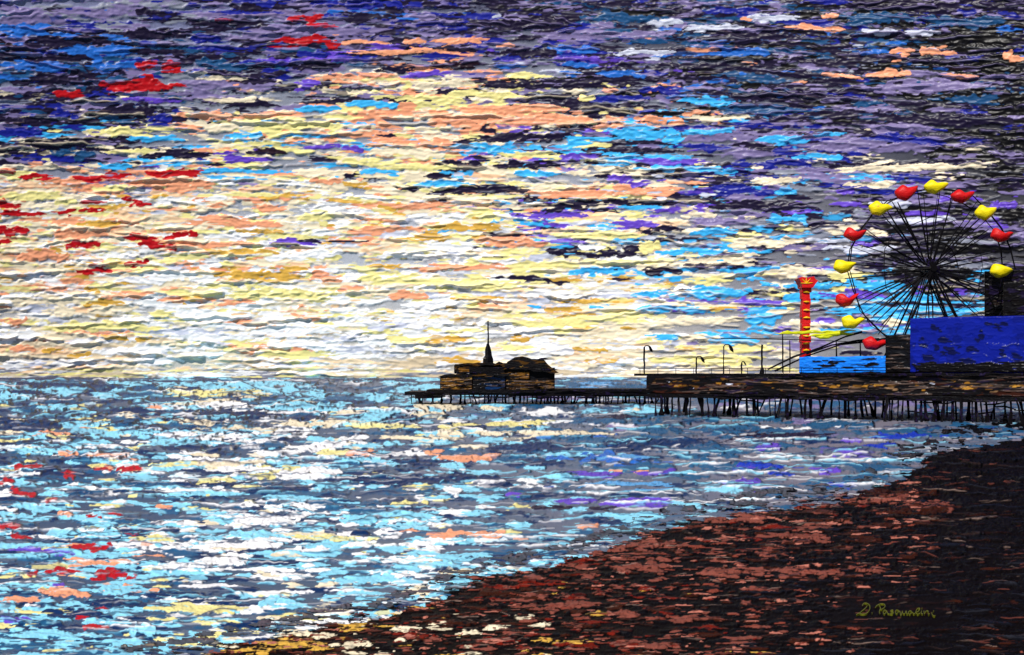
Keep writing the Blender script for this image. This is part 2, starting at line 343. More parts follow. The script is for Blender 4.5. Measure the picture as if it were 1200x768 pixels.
heroes(sk, '''
lav:0,50,12,9;0,60,27,8;60,140,14,6;200,320,100,5;1000,1180,106,102,4.5;960,1100,172,7;1010,1100,150,6;800,880,260,5;1040,1150,262,5;700,790,40,4
azure:0,60,37,7;0,80,77,7;60,160,60,8;100,165,78,6;840,900,62,5;1040,1060,52,4;1010,1060,62,3;700,760,88,5;660,700,78,4
teal:980,1080,22,8;1080,1180,27,7;1110,1190,117,7;840,930,130,6;1000,1040,122,5;230,300,77,6;60,110,180,7;680,790,22,5
navy:225,260,45,6;275,320,8,7;365,397,5,6;0,50,155,7;400,470,4,6;60,90,135,6;1010,1100,163,5;885,960,190,6;940,1000,2,6;690,760,115,5;750,800,107,6;835,890,12,5;840,910,226,5;1000,1080,226,3;350,388,63,6;175,200,140,7
dv:30,130,52,47,7;130,215,42,6;30,110,72,67,5;150,225,62,4;0,60,57,4;30,130,97,90,7;250,330,93,6;100,195,130,8;0,65,142,6;30,115,168,9;165,250,182,5;290,335,177,5;340,400,80,74,7;160,185,15,5;270,320,8,14,6;400,560,66,55,4.5;530,680,30,26,6;590,650,62,6;560,650,100,6;650,720,100,5;530,670,162,7;510,570,195,7;580,660,195,5;545,620,221,5;660,710,127,6;440,490,83,4;500,620,224,5;640,700,246,240,5;700,800,238,5;645,700,297,6;700,755,295,7;750,800,317,6;750,800,268,4;860,980,113,5;1000,1200,142,6;990,1200,5,7;800,900,310,4;820,960,242,5;980,1090,195,5;250,330,122,5
mar:505,560,77,6;0,12,53,5;300,335,177,4
black:1060,1200,45,8;1130,1200,80,8;1160,1200,120,10;1100,1200,58,4;1020,1150,268,5;1000,1200,290,6;1040,1150,318,5;1150,1200,205,7;1165,1200,170,9;1150,1210,330,12;1040,1140,250,3;1010,1100,300,4;1040,1140,322,4;1150,1200,250,6
pale:800,870,34,4;760,800,28,5;1010,1050,38,5;870,940,22,4;720,790,62,3;1060,1100,38,4;930,1000,282,3;1020,1070,240,5;1040,1120,258,4;965,1050,292,4
cyan:345,400,128,5.5;148,215,162,4;262,305,160,5;330,385,160,2.5;115,155,195,4.5;230,290,200,4;400,465,122,5.5;710,800,158,8.5;540,620,178,5;420,470,202,5;485,550,217,214,4.5;603,655,205,5.5;765,800,197,6;885,950,164,4.5;955,990,158,4;800,860,156,152,4;800,855,198,5.5;930,965,185,4;965,985,185,5;603,650,262,5;720,780,243,3;665,735,318,6;770,800,297,4;740,800,345,5;745,800,362,5;690,705,360,3;770,792,397,2;690,720,268,3;900,925,257,6;930,945,258,7;810,870,272,5;800,848,294,5;855,905,296,2.5;985,1075,335,6;920,985,335,4;800,880,343,7;875,915,372,7;800,835,365,6;893,912,334,3;920,960,350,6.5;1000,1170,362,3.5;1010,1120,374,3;1050,1070,388,4;955,990,348,4;860,873,401,2.5;1010,1050,352,3
dv:700,800,177,3.5;735,790,168,3
purple:740,800,190,4;145,213,118,4;345,375,97,5;260,320,188,4;355,400,174,4;470,530,88,4;650,700,70,3;655,700,185,6;710,740,210,6;400,425,176,5;620,640,257,4;715,775,262,5;640,665,265,3;860,920,355,4;960,1040,347,3.5;315,375,284,5;1060,1110,250,5;1160,1190,240,6;1100,1150,232,4;1000,1030,286,4
dv:318,350,287,3;350,375,283,3;380,430,283,1.5
yel:305,400,147,5.5;100,180,155,5;290,330,168,3.5;125,185,178,3;465,550,118,7;540,620,112,4;595,625,90,5;680,695,118,5;430,540,196,4.5;400,470,190,5;585,650,182,4;190,260,344,4;260,400,345,5;40,200,384,5;350,390,255,6;65,90,238,7;0,60,229,6;300,400,415,4;595,680,310,6;680,750,308,4;650,760,276,5;750,772,288,7;600,700,380,5;620,750,375,3.5;430,530,330,4;500,640,333,3;760,800,422,5;800,860,330,5;800,880,425,5;860,935,432,3.5;840,900,419,3
cream:240,300,118,4;430,520,178,7;480,540,98,4;240,300,150,5;970,1170,200,193,4;880,940,213,5;990,1050,217,3.5;730,800,380,4.5;800,870,376,4;855,940,284,6;800,890,305,5;910,970,318,4.5;820,850,375,5;930,990,382,5;1035,1060,378,5.5;230,290,92,3;800,840,252,4;1000,1040,275,4
gold:400,435,217,5;90,140,263,5;40,80,296,5;240,325,296,3;250,360,323,6;330,360,316,4;295,330,271,4;100,115,340,5;215,235,350,3;100,145,356,4;50,72,411,4;80,105,417,4;160,178,397,4;118,148,397,4;175,195,230,3;505,590,266,5;445,470,244,5;430,470,312,3;530,595,349,3;500,550,398,5;640,680,363,5;650,715,352,4;645,680,328,3;600,620,398,3;665,710,410,3;728,745,385,2.5;600,625,395,4
orange:225,270,137,6;270,360,136,3.5;380,400,90,4;155,250,216,5.5;50,110,213,5;365,400,212,5;400,455,50,3;473,497,49,4.5;505,572,48,3.5;400,455,91,5;400,540,63,59,2.5;500,600,142,8;580,700,141,6;530,665,129,4.5;745,800,141,7;800,830,134,4;430,490,166,4.5;490,530,167,4;560,620,125,3;920,990,34,3.5;965,980,19,4;870,880,22,3;1045,1070,62,5;1080,1120,62,5.5;1175,1200,67,7;1015,1065,88,5.5;965,1010,88,3;1105,1145,90,3;60,130,275,6.5;20,80,300,7;230,330,262,4.5;200,310,287,3.5;295,335,244,5;180,240,222,5;255,300,355,4.5;0,30,378,5;10,40,407,5;120,180,345,5;360,400,325,6;300,340,385,5;620,720,228,5.5;720,800,224,5;450,540,245,238,4;555,640,284,6.5;425,470,268,4;480,600,314,3.5;455,500,348,6;560,595,360,3.5;930,945,97,2.5
white:135,200,330,5;110,200,412,6;210,300,370,7;310,400,300,5;270,400,388,6;300,400,405,5;450,520,300,6;610,680,345,5;470,540,357,4;480,530,378,7;420,460,400,8;590,650,389,5;640,670,412,5;530,600,392,4;200,290,395,5;400,440,372,6;60,140,425,3
red:320,395,47,4.5;340,375,23,3.5;362,393,31,3;315,350,55,1.5;120,198,103,6.5;64,98,111,4.5;162,184,77,4;193,208,76,5;192,212,85,2;256,270,25,2;172,235,204,5;88,150,209,4;22,60,207,3;0,14,203,3;0,50,252,3.5;0,30,268,7;0,22,242,4;96,122,238,2.5;147,173,238,4;63,85,248,3;95,122,247,4;80,115,287,5.5;148,185,280,4;195,228,277,5.5;165,203,288,5;150,170,310,4.5;92,128,317,4.5;0,10,283,3;200,215,100,3
''')
scatter(sk, SK, 1000, 60, 12, (6, 22), (.9, 2.0), .8)
# pale even band of paint right above the waterline
for _ in range(150):
    x = rng.uniform(-130, 900); l = rng.uniform(40, 130)
    sk.dab(x, rng.uniform(431, 444), x + l, rng.uniform(431, 444), rng.uniform(1, 2.4), PAL[rng.choice(['tan', 'cream', 'tan', 'white', 'gray', 'yel'])], .6, dry=.5)
for _ in range(500):      # long lips along the bigger strokes, highlights put into their colour
    x = rng.uniform(-130, 1300); y = rng.uniform(-90, 440); l = rng.uniform(40, 130); dark = (x > 780 or y < 110) and y < 330
    sk.ridge(x, y, x + l, y + rng.normal(0, 4), rng.uniform(1.0, 1.7), rng.uniform(1.6, 3), PAL['lav'] if dark else PAL['cream'], .45, 3.4)
for _ in range(1100):
    x = rng.uniform(-130, 1480); y = rng.uniform(-90, 444); l = 14 * 5 ** rng.random()
    dark = (x > 780 or y < 110) and y < 330
    sk.ridge(x, y, x + l, y + rng.normal(0, 2), rng.uniform(.6, 1.15), rng.uniform(.9, 2.2), PAL['pale'] if rng.random() < .8 else PAL['line'], .14 if dark else .25)

widen(sk, 2400, 2400, 1100, 0)
def sky_pos(cv):
    H_ = soften(cv.H, 3) * 1.5 * SKY_R / F
    Xn = (cv.X - 600) / F
    nrm = np.sqrt(1 + Xn ** 2)
    R = SKY_R - H_                                    # relief stands out towards the viewer
    P = np.zeros((cv.h, cv.w, 3))
    P[..., 0] = R * (Xn / nrm); P[..., 1] = R * (1 / nrm)
    P[..., 2] = EYE + SKY_R / nrm[None, :] * ((HZ - cv.Y) / F)[:, None]
    return P
tag(grid_mesh('sky', sky_pos(sk), sk.C, M_SKY), kind='structure')
del sk

# ------------------------------------------------------------------ WATER
wt = Canvas(-150, HZ + EYE / SKY_R * F - .6, 1350, 880, S)
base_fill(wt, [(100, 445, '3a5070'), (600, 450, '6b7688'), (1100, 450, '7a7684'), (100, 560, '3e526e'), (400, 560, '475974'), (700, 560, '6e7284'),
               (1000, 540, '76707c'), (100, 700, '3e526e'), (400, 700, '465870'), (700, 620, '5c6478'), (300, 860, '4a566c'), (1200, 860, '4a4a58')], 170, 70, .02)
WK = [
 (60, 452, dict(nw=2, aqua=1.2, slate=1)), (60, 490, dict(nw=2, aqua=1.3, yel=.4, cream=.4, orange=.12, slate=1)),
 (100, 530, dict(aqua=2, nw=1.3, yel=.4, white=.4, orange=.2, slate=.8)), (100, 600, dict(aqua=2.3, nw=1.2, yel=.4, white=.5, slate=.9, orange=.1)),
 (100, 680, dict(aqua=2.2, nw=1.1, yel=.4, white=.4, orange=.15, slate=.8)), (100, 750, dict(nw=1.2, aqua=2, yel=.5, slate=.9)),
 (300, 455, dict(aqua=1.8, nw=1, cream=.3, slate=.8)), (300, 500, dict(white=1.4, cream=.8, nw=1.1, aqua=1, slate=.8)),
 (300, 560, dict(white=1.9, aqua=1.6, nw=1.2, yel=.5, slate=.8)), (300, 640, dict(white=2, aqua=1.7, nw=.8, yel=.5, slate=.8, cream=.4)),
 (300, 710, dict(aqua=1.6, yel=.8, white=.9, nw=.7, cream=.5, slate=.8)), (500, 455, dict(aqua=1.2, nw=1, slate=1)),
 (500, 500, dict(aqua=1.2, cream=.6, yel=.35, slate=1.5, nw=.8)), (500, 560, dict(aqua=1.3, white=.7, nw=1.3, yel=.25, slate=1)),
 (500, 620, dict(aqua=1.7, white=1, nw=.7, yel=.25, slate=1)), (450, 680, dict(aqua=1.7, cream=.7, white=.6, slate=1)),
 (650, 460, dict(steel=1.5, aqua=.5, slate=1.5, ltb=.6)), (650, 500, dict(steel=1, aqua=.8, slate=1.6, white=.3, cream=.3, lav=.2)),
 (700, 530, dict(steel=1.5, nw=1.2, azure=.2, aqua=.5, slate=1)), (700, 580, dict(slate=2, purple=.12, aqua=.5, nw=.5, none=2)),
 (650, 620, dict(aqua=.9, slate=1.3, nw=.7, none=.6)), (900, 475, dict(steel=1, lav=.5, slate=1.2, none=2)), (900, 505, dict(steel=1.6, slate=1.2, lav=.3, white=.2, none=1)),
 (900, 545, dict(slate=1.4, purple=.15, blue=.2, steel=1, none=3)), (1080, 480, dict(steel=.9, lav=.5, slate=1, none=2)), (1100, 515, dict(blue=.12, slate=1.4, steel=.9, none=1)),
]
UK = [(k_[0], k_[1], dict(nw=2.2 if k_[0] < 820 else .6, steel=1.2, slate=1.4, none=1, aqua=.35 if k_[0] < 620 else 0)) for k_ in WK]
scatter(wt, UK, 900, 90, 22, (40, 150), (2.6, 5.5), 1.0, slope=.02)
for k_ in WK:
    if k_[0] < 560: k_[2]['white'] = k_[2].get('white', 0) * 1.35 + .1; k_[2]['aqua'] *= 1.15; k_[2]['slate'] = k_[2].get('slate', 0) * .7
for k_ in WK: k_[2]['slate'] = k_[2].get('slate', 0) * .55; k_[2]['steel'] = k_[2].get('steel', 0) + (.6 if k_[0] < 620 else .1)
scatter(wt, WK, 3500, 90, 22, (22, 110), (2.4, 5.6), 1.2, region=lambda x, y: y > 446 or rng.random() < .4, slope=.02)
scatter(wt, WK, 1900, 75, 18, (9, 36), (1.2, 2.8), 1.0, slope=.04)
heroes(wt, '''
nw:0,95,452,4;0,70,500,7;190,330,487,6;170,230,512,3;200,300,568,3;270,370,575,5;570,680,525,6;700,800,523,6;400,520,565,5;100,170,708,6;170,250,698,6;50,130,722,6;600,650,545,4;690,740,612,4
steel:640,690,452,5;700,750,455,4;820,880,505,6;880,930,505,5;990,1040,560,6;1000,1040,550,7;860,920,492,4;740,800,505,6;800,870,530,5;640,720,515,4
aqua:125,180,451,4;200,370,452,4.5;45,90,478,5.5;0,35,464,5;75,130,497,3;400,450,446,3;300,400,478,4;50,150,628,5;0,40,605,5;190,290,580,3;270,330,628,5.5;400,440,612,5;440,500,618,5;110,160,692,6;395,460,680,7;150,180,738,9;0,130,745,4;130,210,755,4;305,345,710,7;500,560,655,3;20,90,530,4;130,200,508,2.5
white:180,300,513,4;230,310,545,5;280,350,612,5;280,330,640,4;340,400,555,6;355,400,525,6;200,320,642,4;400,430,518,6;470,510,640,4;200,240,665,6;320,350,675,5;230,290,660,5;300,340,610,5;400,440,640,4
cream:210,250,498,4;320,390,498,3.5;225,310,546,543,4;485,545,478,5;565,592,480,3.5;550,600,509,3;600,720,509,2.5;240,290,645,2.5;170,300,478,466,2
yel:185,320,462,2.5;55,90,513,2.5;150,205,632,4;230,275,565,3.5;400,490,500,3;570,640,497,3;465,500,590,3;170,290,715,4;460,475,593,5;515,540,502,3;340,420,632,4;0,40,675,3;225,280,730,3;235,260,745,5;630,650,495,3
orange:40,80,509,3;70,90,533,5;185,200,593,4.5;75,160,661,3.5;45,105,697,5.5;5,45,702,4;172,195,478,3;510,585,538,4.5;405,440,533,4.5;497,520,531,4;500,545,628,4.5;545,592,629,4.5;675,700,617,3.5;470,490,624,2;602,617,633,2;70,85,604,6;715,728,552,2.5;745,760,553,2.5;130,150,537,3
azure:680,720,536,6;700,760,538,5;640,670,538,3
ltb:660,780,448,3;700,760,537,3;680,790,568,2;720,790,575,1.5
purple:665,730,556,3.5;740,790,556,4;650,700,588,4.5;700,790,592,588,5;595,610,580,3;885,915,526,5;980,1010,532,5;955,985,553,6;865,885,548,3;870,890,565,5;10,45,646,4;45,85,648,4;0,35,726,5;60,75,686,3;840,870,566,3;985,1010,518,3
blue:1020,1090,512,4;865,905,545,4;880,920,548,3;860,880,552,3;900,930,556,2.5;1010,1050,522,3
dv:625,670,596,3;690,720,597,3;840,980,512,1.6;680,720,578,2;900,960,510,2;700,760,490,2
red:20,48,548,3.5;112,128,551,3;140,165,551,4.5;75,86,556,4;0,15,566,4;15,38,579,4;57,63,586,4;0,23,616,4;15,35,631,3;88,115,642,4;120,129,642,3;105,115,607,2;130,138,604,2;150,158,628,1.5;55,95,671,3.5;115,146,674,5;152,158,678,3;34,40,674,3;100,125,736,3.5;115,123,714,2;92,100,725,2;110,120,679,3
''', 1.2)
for _ in range(70):
    x = rng.uniform(-150, 480) if rng.random() < .7 else rng.uniform(480, 760); l = rng.uniform(25, 110)
    wt.dab(x, rng.uniform(444, 449), x + l, rng.uniform(444, 449), rng.uniform(.8, 2), PAL[rng.choice(['nw', 'steel', 'nw', 'aqua', 'slate'])], .8, dry=.4)
scatter(wt, WK, 700, 60, 12, (6, 20), (.8, 1.6), .8, slope=.04)
for _ in range(1500):
    x = rng.uniform(-150, 1350); y = rng.uniform(444, 860); l = 14 * 5 ** rng.random()
    right = x > 620
    wt.ridge(x, y, x + l, y + rng.normal(0, 1.5), rng.uniform(.6, 1.1), rng.uniform(.7, 1.3), PAL['aqua'] if rng.random() < .4 else PAL['white'], .55 if right else .3)
for _ in range(620):      # wavy crests dragged out long
    x = rng.uniform(-150, 1200); y = 446 + 330 * rng.random() ** 1.2; l = rng.uniform(30, 110)
    if y > np.interp(x, [300, 1100], [740, 520]): continue
    wt.ridge(x, y, x + l, y + rng.normal(0, 3), rng.uniform(.9, 1.5), rng.uniform(1, 1.8), PAL[['aqua', 'white', 'nw', 'steel'][rng.choice(4, p=[.33, .22, .3, .15])]], .85, 3.2)
for xa, xb, y in [(860, 1000, 518), (800, 850, 546), (880, 960, 536), (900, 1080, 540), (840, 940, 572), (700, 850, 590), (990, 1035, 567), (560, 700, 640), (540, 690, 628), (860, 900, 585), (800, 900, 556), (1000, 1080, 542), (620, 820, 578)]:
    for q in range(2): wt.ridge(xa + rng.uniform(-10, 10), y + rng.uniform(-1, 1), xb + rng.uniform(-10, 10), y + rng.uniform(-3, 3), 1.2, 1.1, PAL['white'] if q else PAL['aqua'], .9, 2.2)

SHORE = np.array([(-200, 790), (120, 772), (230, 756), (300, 741), (360, 728), (440, 712), (500, 692), (560, 670), (640, 652), (700, 634), (760, 616), (800, 601), (860, 590), (940, 583), (1000, 572), (1040, 552), (1080, 528), (1120, 512), (1200, 502), (1400, 494)], float)
def shore_y(x): return np.interp(x, SHORE[:, 0], SHORE[:, 1])
def ground_pos(cv, z0, lift, kb=.36):
    V = ((cv.Y - HZ) / F)[:, None]; U = ((cv.X - 600) / F)[None, :]
    D = (EYE - z0) / V
    P = np.zeros((cv.h, cv.w, 3)); P[..., 0] = U * D; P[..., 1] = D; Hs = soften(cv.H, 2); P[..., 2] = z0 + Hs * lift * D / F
    rel = Hs * D / F * np.clip(D / EYE, 1, 22) * kb
    return P, rel
widen(wt, 5200, 5200, 0, 3200)
P_, r_ = ground_pos(wt, np.zeros((wt.h, wt.w)), 1.2, .32)
tag(grid_mesh('water', P_, wt.C, M_WATER, r_), kind='structure')
del wt, P_, r_

# ------------------------------------------------------------------ BEACH
bc = Canvas(-60, 490, 1350, 880, S)
bc.C[:] = PAL['sand']; r = rng.random((bc.h, bc.w)); bc.H[:] = .4 * (r - .5); bc.C *= (1 + .5 * (r - .5))[..., None]
BK = [(350, 755, dict(rust=.8, gold=.6, cream=.5, black=2, brown=1.2)), (480, 740, dict(rust=1, cream=.35, gold=.2, black=2.4, brown=1.5, rred=.6)),
      (560, 700, dict(rust=1, rred=.7, brown=1.5, black=2.2, dslate=.8)), (650, 690, dict(rust=1.6, rred=.7, brown=1.2, black=2.2, gold=.04)),
      (760, 660, dict(rust=1.9, rred=.6, brown=1, black=2.2)), (760, 740, dict(rust=1.2, rred=.6, brown=1, black=2.6, dslate=.6, gold=.06)),
      (880, 620, dict(rust=1.9, rred=.35, brown=1, black=2.4)), (900, 690, dict(rust=1.1, brown=.9, black=3, dslate=.5)), (1000, 600, dict(rust=1.2, rred=.3, brown=1.2, black=2.8)),
      (1000, 660, dict(rust=.5, brown=.7, black=4, dslate=.8)), (1030, 730, dict(rust=.12, brown=.4, black=5, dslate=1)), (1130, 600, dict(rust=.08, brown=.4, black=6, dslate=.8)),
      (1150, 700, dict(rust=.1, brown=.3, black=6, dslate=1)), (1100, 530, dict(black=5, dslate=1, steel=.08)), (1250, 600, dict(black=5, dslate=1))]
scatter(bc, BK, 3400, 80, 34, (14, 60), (1.4, 3.6), 1.3, slope=.03, dry=(.2, .8))
scatter(bc, BK, 5200, 70, 30, (5, 24), (.8, 2.1), 1.3, slope=.07, dry=(.1, .6))
heroes(bc, '''
rred:930,970,594,4.5;310,345,733,4;650,690,660,4;600,650,683,4;750,770,692,3;715,740,757,4;650,690,758,3;565,600,752,5;480,500,746,4
rust:970,990,581,5;1010,1060,588,5;1060,1110,592,6;845,890,605,6;700,760,640,6;770,800,640,6;730,780,665,6;830,900,670,7;650,700,710,4;720,740,720,5;800,830,725,6;920,960,632,6;1007,1032,671,5;920,985,672,5;830,880,610,5;610,660,712,4;760,800,758,5
brown:560,640,695,4;1000,1100,580,5;1040,1110,600,6;500,560,730,5
gold:405,430,734,5;325,380,757,6;300,315,756,5;630,690,753,3
cream:320,390,745,3.5;455,480,738,4;500,520,737,3;570,590,737,2.5;612,622,725,4;630,640,731,3;540,560,742,2;400,430,758,2;440,450,768,2
black:1050,1200,535,8;1080,1200,560,8;1120,1200,620,9;1050,1120,640,7;1060,1200,690,8;1000,1060,700,6
''', 1.4, True)
scatter(bc, BK, 2200, 70, 30, (4, 16), (.6, 1.5), 1.2, slope=.08, dry=(.1, .6))
for _ in range(1100):
    x = rng.uniform(300, 1350); y = rng.uniform(500, 860); l = 8 * 7 ** rng.random()
    bc.ridge(x, y, x + l, y + rng.normal(0, 1.6), rng.uniform(.4, .8), rng.uniform(.8, 2), [PAL['line'], PAL['rust'], PAL['brown']][rng.integers(3)], rng.uniform(.2, .75), 2.0)
for _ in range(420):      # slate drags in the dark shingle, a sheen painted in as colour
    x = rng.uniform(850, 1350); y = rng.uniform(505, 860); l = rng.uniform(15, 70)
    bc.ridge(x, y, x + l, y + rng.normal(0, 2), rng.uniform(.5, 1.1), rng.uniform(1.2, 2.6), lin(['2c2e38', '3a2a28', '1c2030'][rng.integers(3)]), .6, 2.4)
for _ in range(1500):     # painted highlights and dark cuts through the rust
    x = rng.uniform(280, 1080); y = float(shore_y(x)) + 4 + 190 * rng.random() ** 1.3; l = rng.uniform(4, 26)
    bc.dab(x, y, x + l, y + rng.normal(0, 1), rng.uniform(.5, 1.3), [PAL['black'], PAL['black'], lin('b87060'), PAL['brown'], lin('7a3a2e')][rng.integers(5)], 1.3, rag=1.4, dry=.4)
# grey wash of wet paint where the sea runs up on the sand
XX, YY = np.meshgrid(bc.X, bc.Y); dist = YY - shore_y(bc.X)[None, :]
nz = noise(bc.h, bc.w, 34, 6, 21) * .6 + noise(bc.h, bc.w, 9, 3, 22) * .4
wash = sst(13, 2, dist + 26 * (nz - .5)) * .8 * sst(1150, 950, XX)
bc.C = bc.C * (1 - wash[..., None]) + lin('50545f') * wash[..., None]
mk = Canvas(-60, 490, 1350, 880, S); mk.C[:] = (dist > 3)[..., None] * 1.0
one = np.ones(3)
for _ in range(900):
    x = rng.uniform(150, 1300); l = 10 * 6 ** rng.random(); y = float(shore_y(x)); on = rng.random() < .5
    y += rng.uniform(-11, 3) if on else rng.uniform(-1, 12)
    mk.dab(x - l / 2, y, x + l / 2, y, rng.uniform(1, 3), one if on else one * 0, 0, dry=.5)
for _ in range(60):
    x = rng.uniform(300, 1060); l = rng.uniform(14, 50); y = float(shore_y(x + l / 2)) + rng.uniform(0, 12)
    bc.ridge(x, y, x + l, y, .7, 1.4, PAL['aqua'] if rng.random() < .5 else PAL['pale'], .55, 1.8)
sgx = sst(975, 992, XX) * sst(1122, 1104, XX) * sst(694, 703, YY) * sst(740, 731, YY)     # smoothed sand under the handwriting
bc.H *= 1 - .8 * sgx; bc.C = bc.C * (1 - .7 * sgx[..., None]) + PAL['sand'] * .7 * sgx[..., None]
widen(bc, 3000, 5200, 0, 3200)
XX, YY = np.meshgrid(bc.X, bc.Y); dist = YY - shore_y(bc.X)[None, :]
kp = mk.C[..., 0][bc.ix] > .5
outside = (XX < -60) | (XX > 1350) | (YY > 880); kp = np.where(outside, dist > 3, kp)
z0 = .02 + np.clip(dist, 0, 200) * .0032
z0 = np.where(dist < 2, .03, z0)
P_, r_ = ground_pos(bc, z0, 1.2, .7)
keep = kp
bo = grid_mesh('beach', P_, bc.C, M_SAND, r_, keep); tag(bo, kind='structure')
del P_, r_, bc

def beach_pt(x, y, up=.0):
    ds = max(0, y - float(shore_y(x))); z = .02 + min(200, ds) * .0032
    d = (EYE - z) / ((y - HZ) / F); return Vector(((x - 600) / F * d, d, z + up))

# ------------------------------------------------------------------ object helpers
def obj(name, bm, mat, parent=None, smooth=False):
    me = bpy.data.meshes.new(name); bmesh.ops.recalc_face_normals(bm, faces=bm.faces); bm.to_mesh(me); bm.free()
    me.materials.append(mat)
    if smooth:
        for p in me.polygons: p.use_smooth = True
    o = bpy.data.objects.new(name, me); C.objects.link(o)
    if parent is not None: o.parent = parent; o.matrix_parent_inverse = parent.matrix_world.inverted()
    return o
def empty(name, loc, label, cat, group=None):
    o = bpy.data.objects.new(name, None); C.objects.link(o); o.location = loc
    bpy.context.view_layer.update(); return tag(o, label, cat, group)
def tube(bm, pts, rad, n=6, jit=0.0):
    """tapered tube through points; rad a number or list"""
    pts = [Vector(p) for p in pts]; rs = rad if isinstance(rad, (list, tuple)) else [rad] * len(pts); rings = []
    for i, p in enumerate(pts):
        t = (pts[min(i + 1, len(pts) - 1)] - pts[max(i - 1, 0)]).normalized()
        a = t.cross(Vector((0, 1, 0))); a = t.cross(Vector((1, 0, 0))) if a.length < .1 else a
        a.normalize(); b = t.cross(a)
        rings.append([bm.verts.new(p + (a * math.cos(k * 2 * math.pi / n) + b * math.sin(k * 2 * math.pi / n)) * rs[i] * (1 + jit * random.uniform(-1, 1))) for k in range(n)])
    for r0, r1 in zip(rings, rings[1:]):
        for k in range(n): bm.faces.new((r0[k], r0[(k + 1) % n], r1[(k + 1) % n], r1[k]))
    bm.faces.new(rings[0][::-1]); bm.faces.new(rings[-1])
def box(bm, x0_, x1_, y0_, y1_, z0_, z1_, jit=0.0):
    v = [bm.verts.new((x + random.uniform(-jit, jit), y, z + random.uniform(-jit, jit))) for x in (x0_, x1_) for y in (y0_, y1_) for z in (z0_, z1_)]
    for f in ((0, 1, 3, 2), (4, 6, 7, 5), (0, 4, 5, 1), (2, 3, 7, 6), (0, 2, 6, 4), (1, 5, 7, 3)): bm.faces.new([v[i] for i in f])
def ragged(pts, amp, step=1.0):
    out = []
    for i in range(len(pts)):
        a = pts[i]; b = pts[(i + 1) % len(pts)]; n = max(1, int(math.hypot(b[0] - a[0], b[1] - a[1]) / step))
        for k in range(n): out.append((a[0] + (b[0] - a[0]) * k / n + random.uniform(-amp, amp) * .6, a[1] + (b[1] - a[1]) * k / n + random.uniform(-amp, amp)))
    return out
def slab(bm, pts, y0_, y1_):
    """outline in x,z given thickness from y0_ to y1_"""
    a = [bm.verts.new((x, y0_, z)) for x, z in pts]; b = [bm.verts.new((x, y1_, z)) for x, z in pts]; n = len(pts)
    bm.faces.new(a); bm.faces.new(b[::-1])
    for i in range(n): bm.faces.new((a[i], b[i], b[(i + 1) % n], a[(i + 1) % n]))
def wallpanel(name, A, B, z0_, z1_, depth, painter, parent, basecol, relief=.16, den=9.0, ragged=0.0):
    """a wall of real thickness whose front carries knife relief. A,B: ground x,y of the front's ends; painter(canvas) in metres*8 px"""
    K = 8.0; L = (Vector(B) - Vector(A)).length; hh = z1_ - z0_
    cv = Canvas(0, 0, L * K, hh * K, den / K); cv.C[:] = basecol; rr = rng.random((cv.h, cv.w)); cv.H[:] = .4 * (rr - .5)
    painter(cv, L * K, hh * K)
    t = (cv.X / (L * K))[None, :]; d = (Vector(B) - Vector(A)).normalized(); nx, ny = d.y, -d.x
    P = np.zeros((cv.h, cv.w, 3)); off = .06 + np.clip(cv.H, -.3, 3) * relief
    ed = np.ones((cv.h, cv.w)); ed[0, :] = ed[-1, :] = 0; ed[:, 0] = ed[:, -1] = 0
    off = off * ed - depth * (1 - ed)                 # rim folds back and makes the wall's thickness
    P[..., 0] = A[0] + (B[0] - A[0]) * t + nx * off; P[..., 1] = A[1] + (B[1] - A[1]) * t + ny * off
    e = np.zeros((cv.h, cv.w))
    P[..., 2] = (z1_ - cv.Y / K)[:, None]
    if ragged:
        P[..., 2] += ragged * (wav(cv.w)[None, :]) * np.linspace(1, 0, cv.h)[:, None] ** 2
    o = grid_mesh(name, P, cv.C, M_PANEL)
    o.parent = parent; o.matrix_parent_inverse = parent.matrix_world.inverted(); return o
def daubs(names, n, L=(10, 40), B=(1, 3), t=1.2, rid=0, rc='line', ra=.5):
    def f(cv, W_, H_):
        for _ in range(n):
            x = rng.uniform(-5, W_); y = rng.uniform(0, H_); l = L[0] * (L[1] / L[0]) ** rng.random()
            cv.dab(x, y, x + l, y + rng.normal(0, .6), rng.uniform(*B), PAL[names[rng.integers(len(names))]], t * rng.uniform(.6, 1.2), dry=.3)
        for _ in range(rid):
            x = rng.uniform(-5, W_); y = rng.uniform(0, H_); l = rng.uniform(*L) * 1.4
            cv.ridge(x, y, x + l, y + rng.normal(0, 1), rng.uniform(.5, .9), rng.uniform(1, 2), PAL[rc], rng.uniform(.3, 1) * ra, 2)
    return f

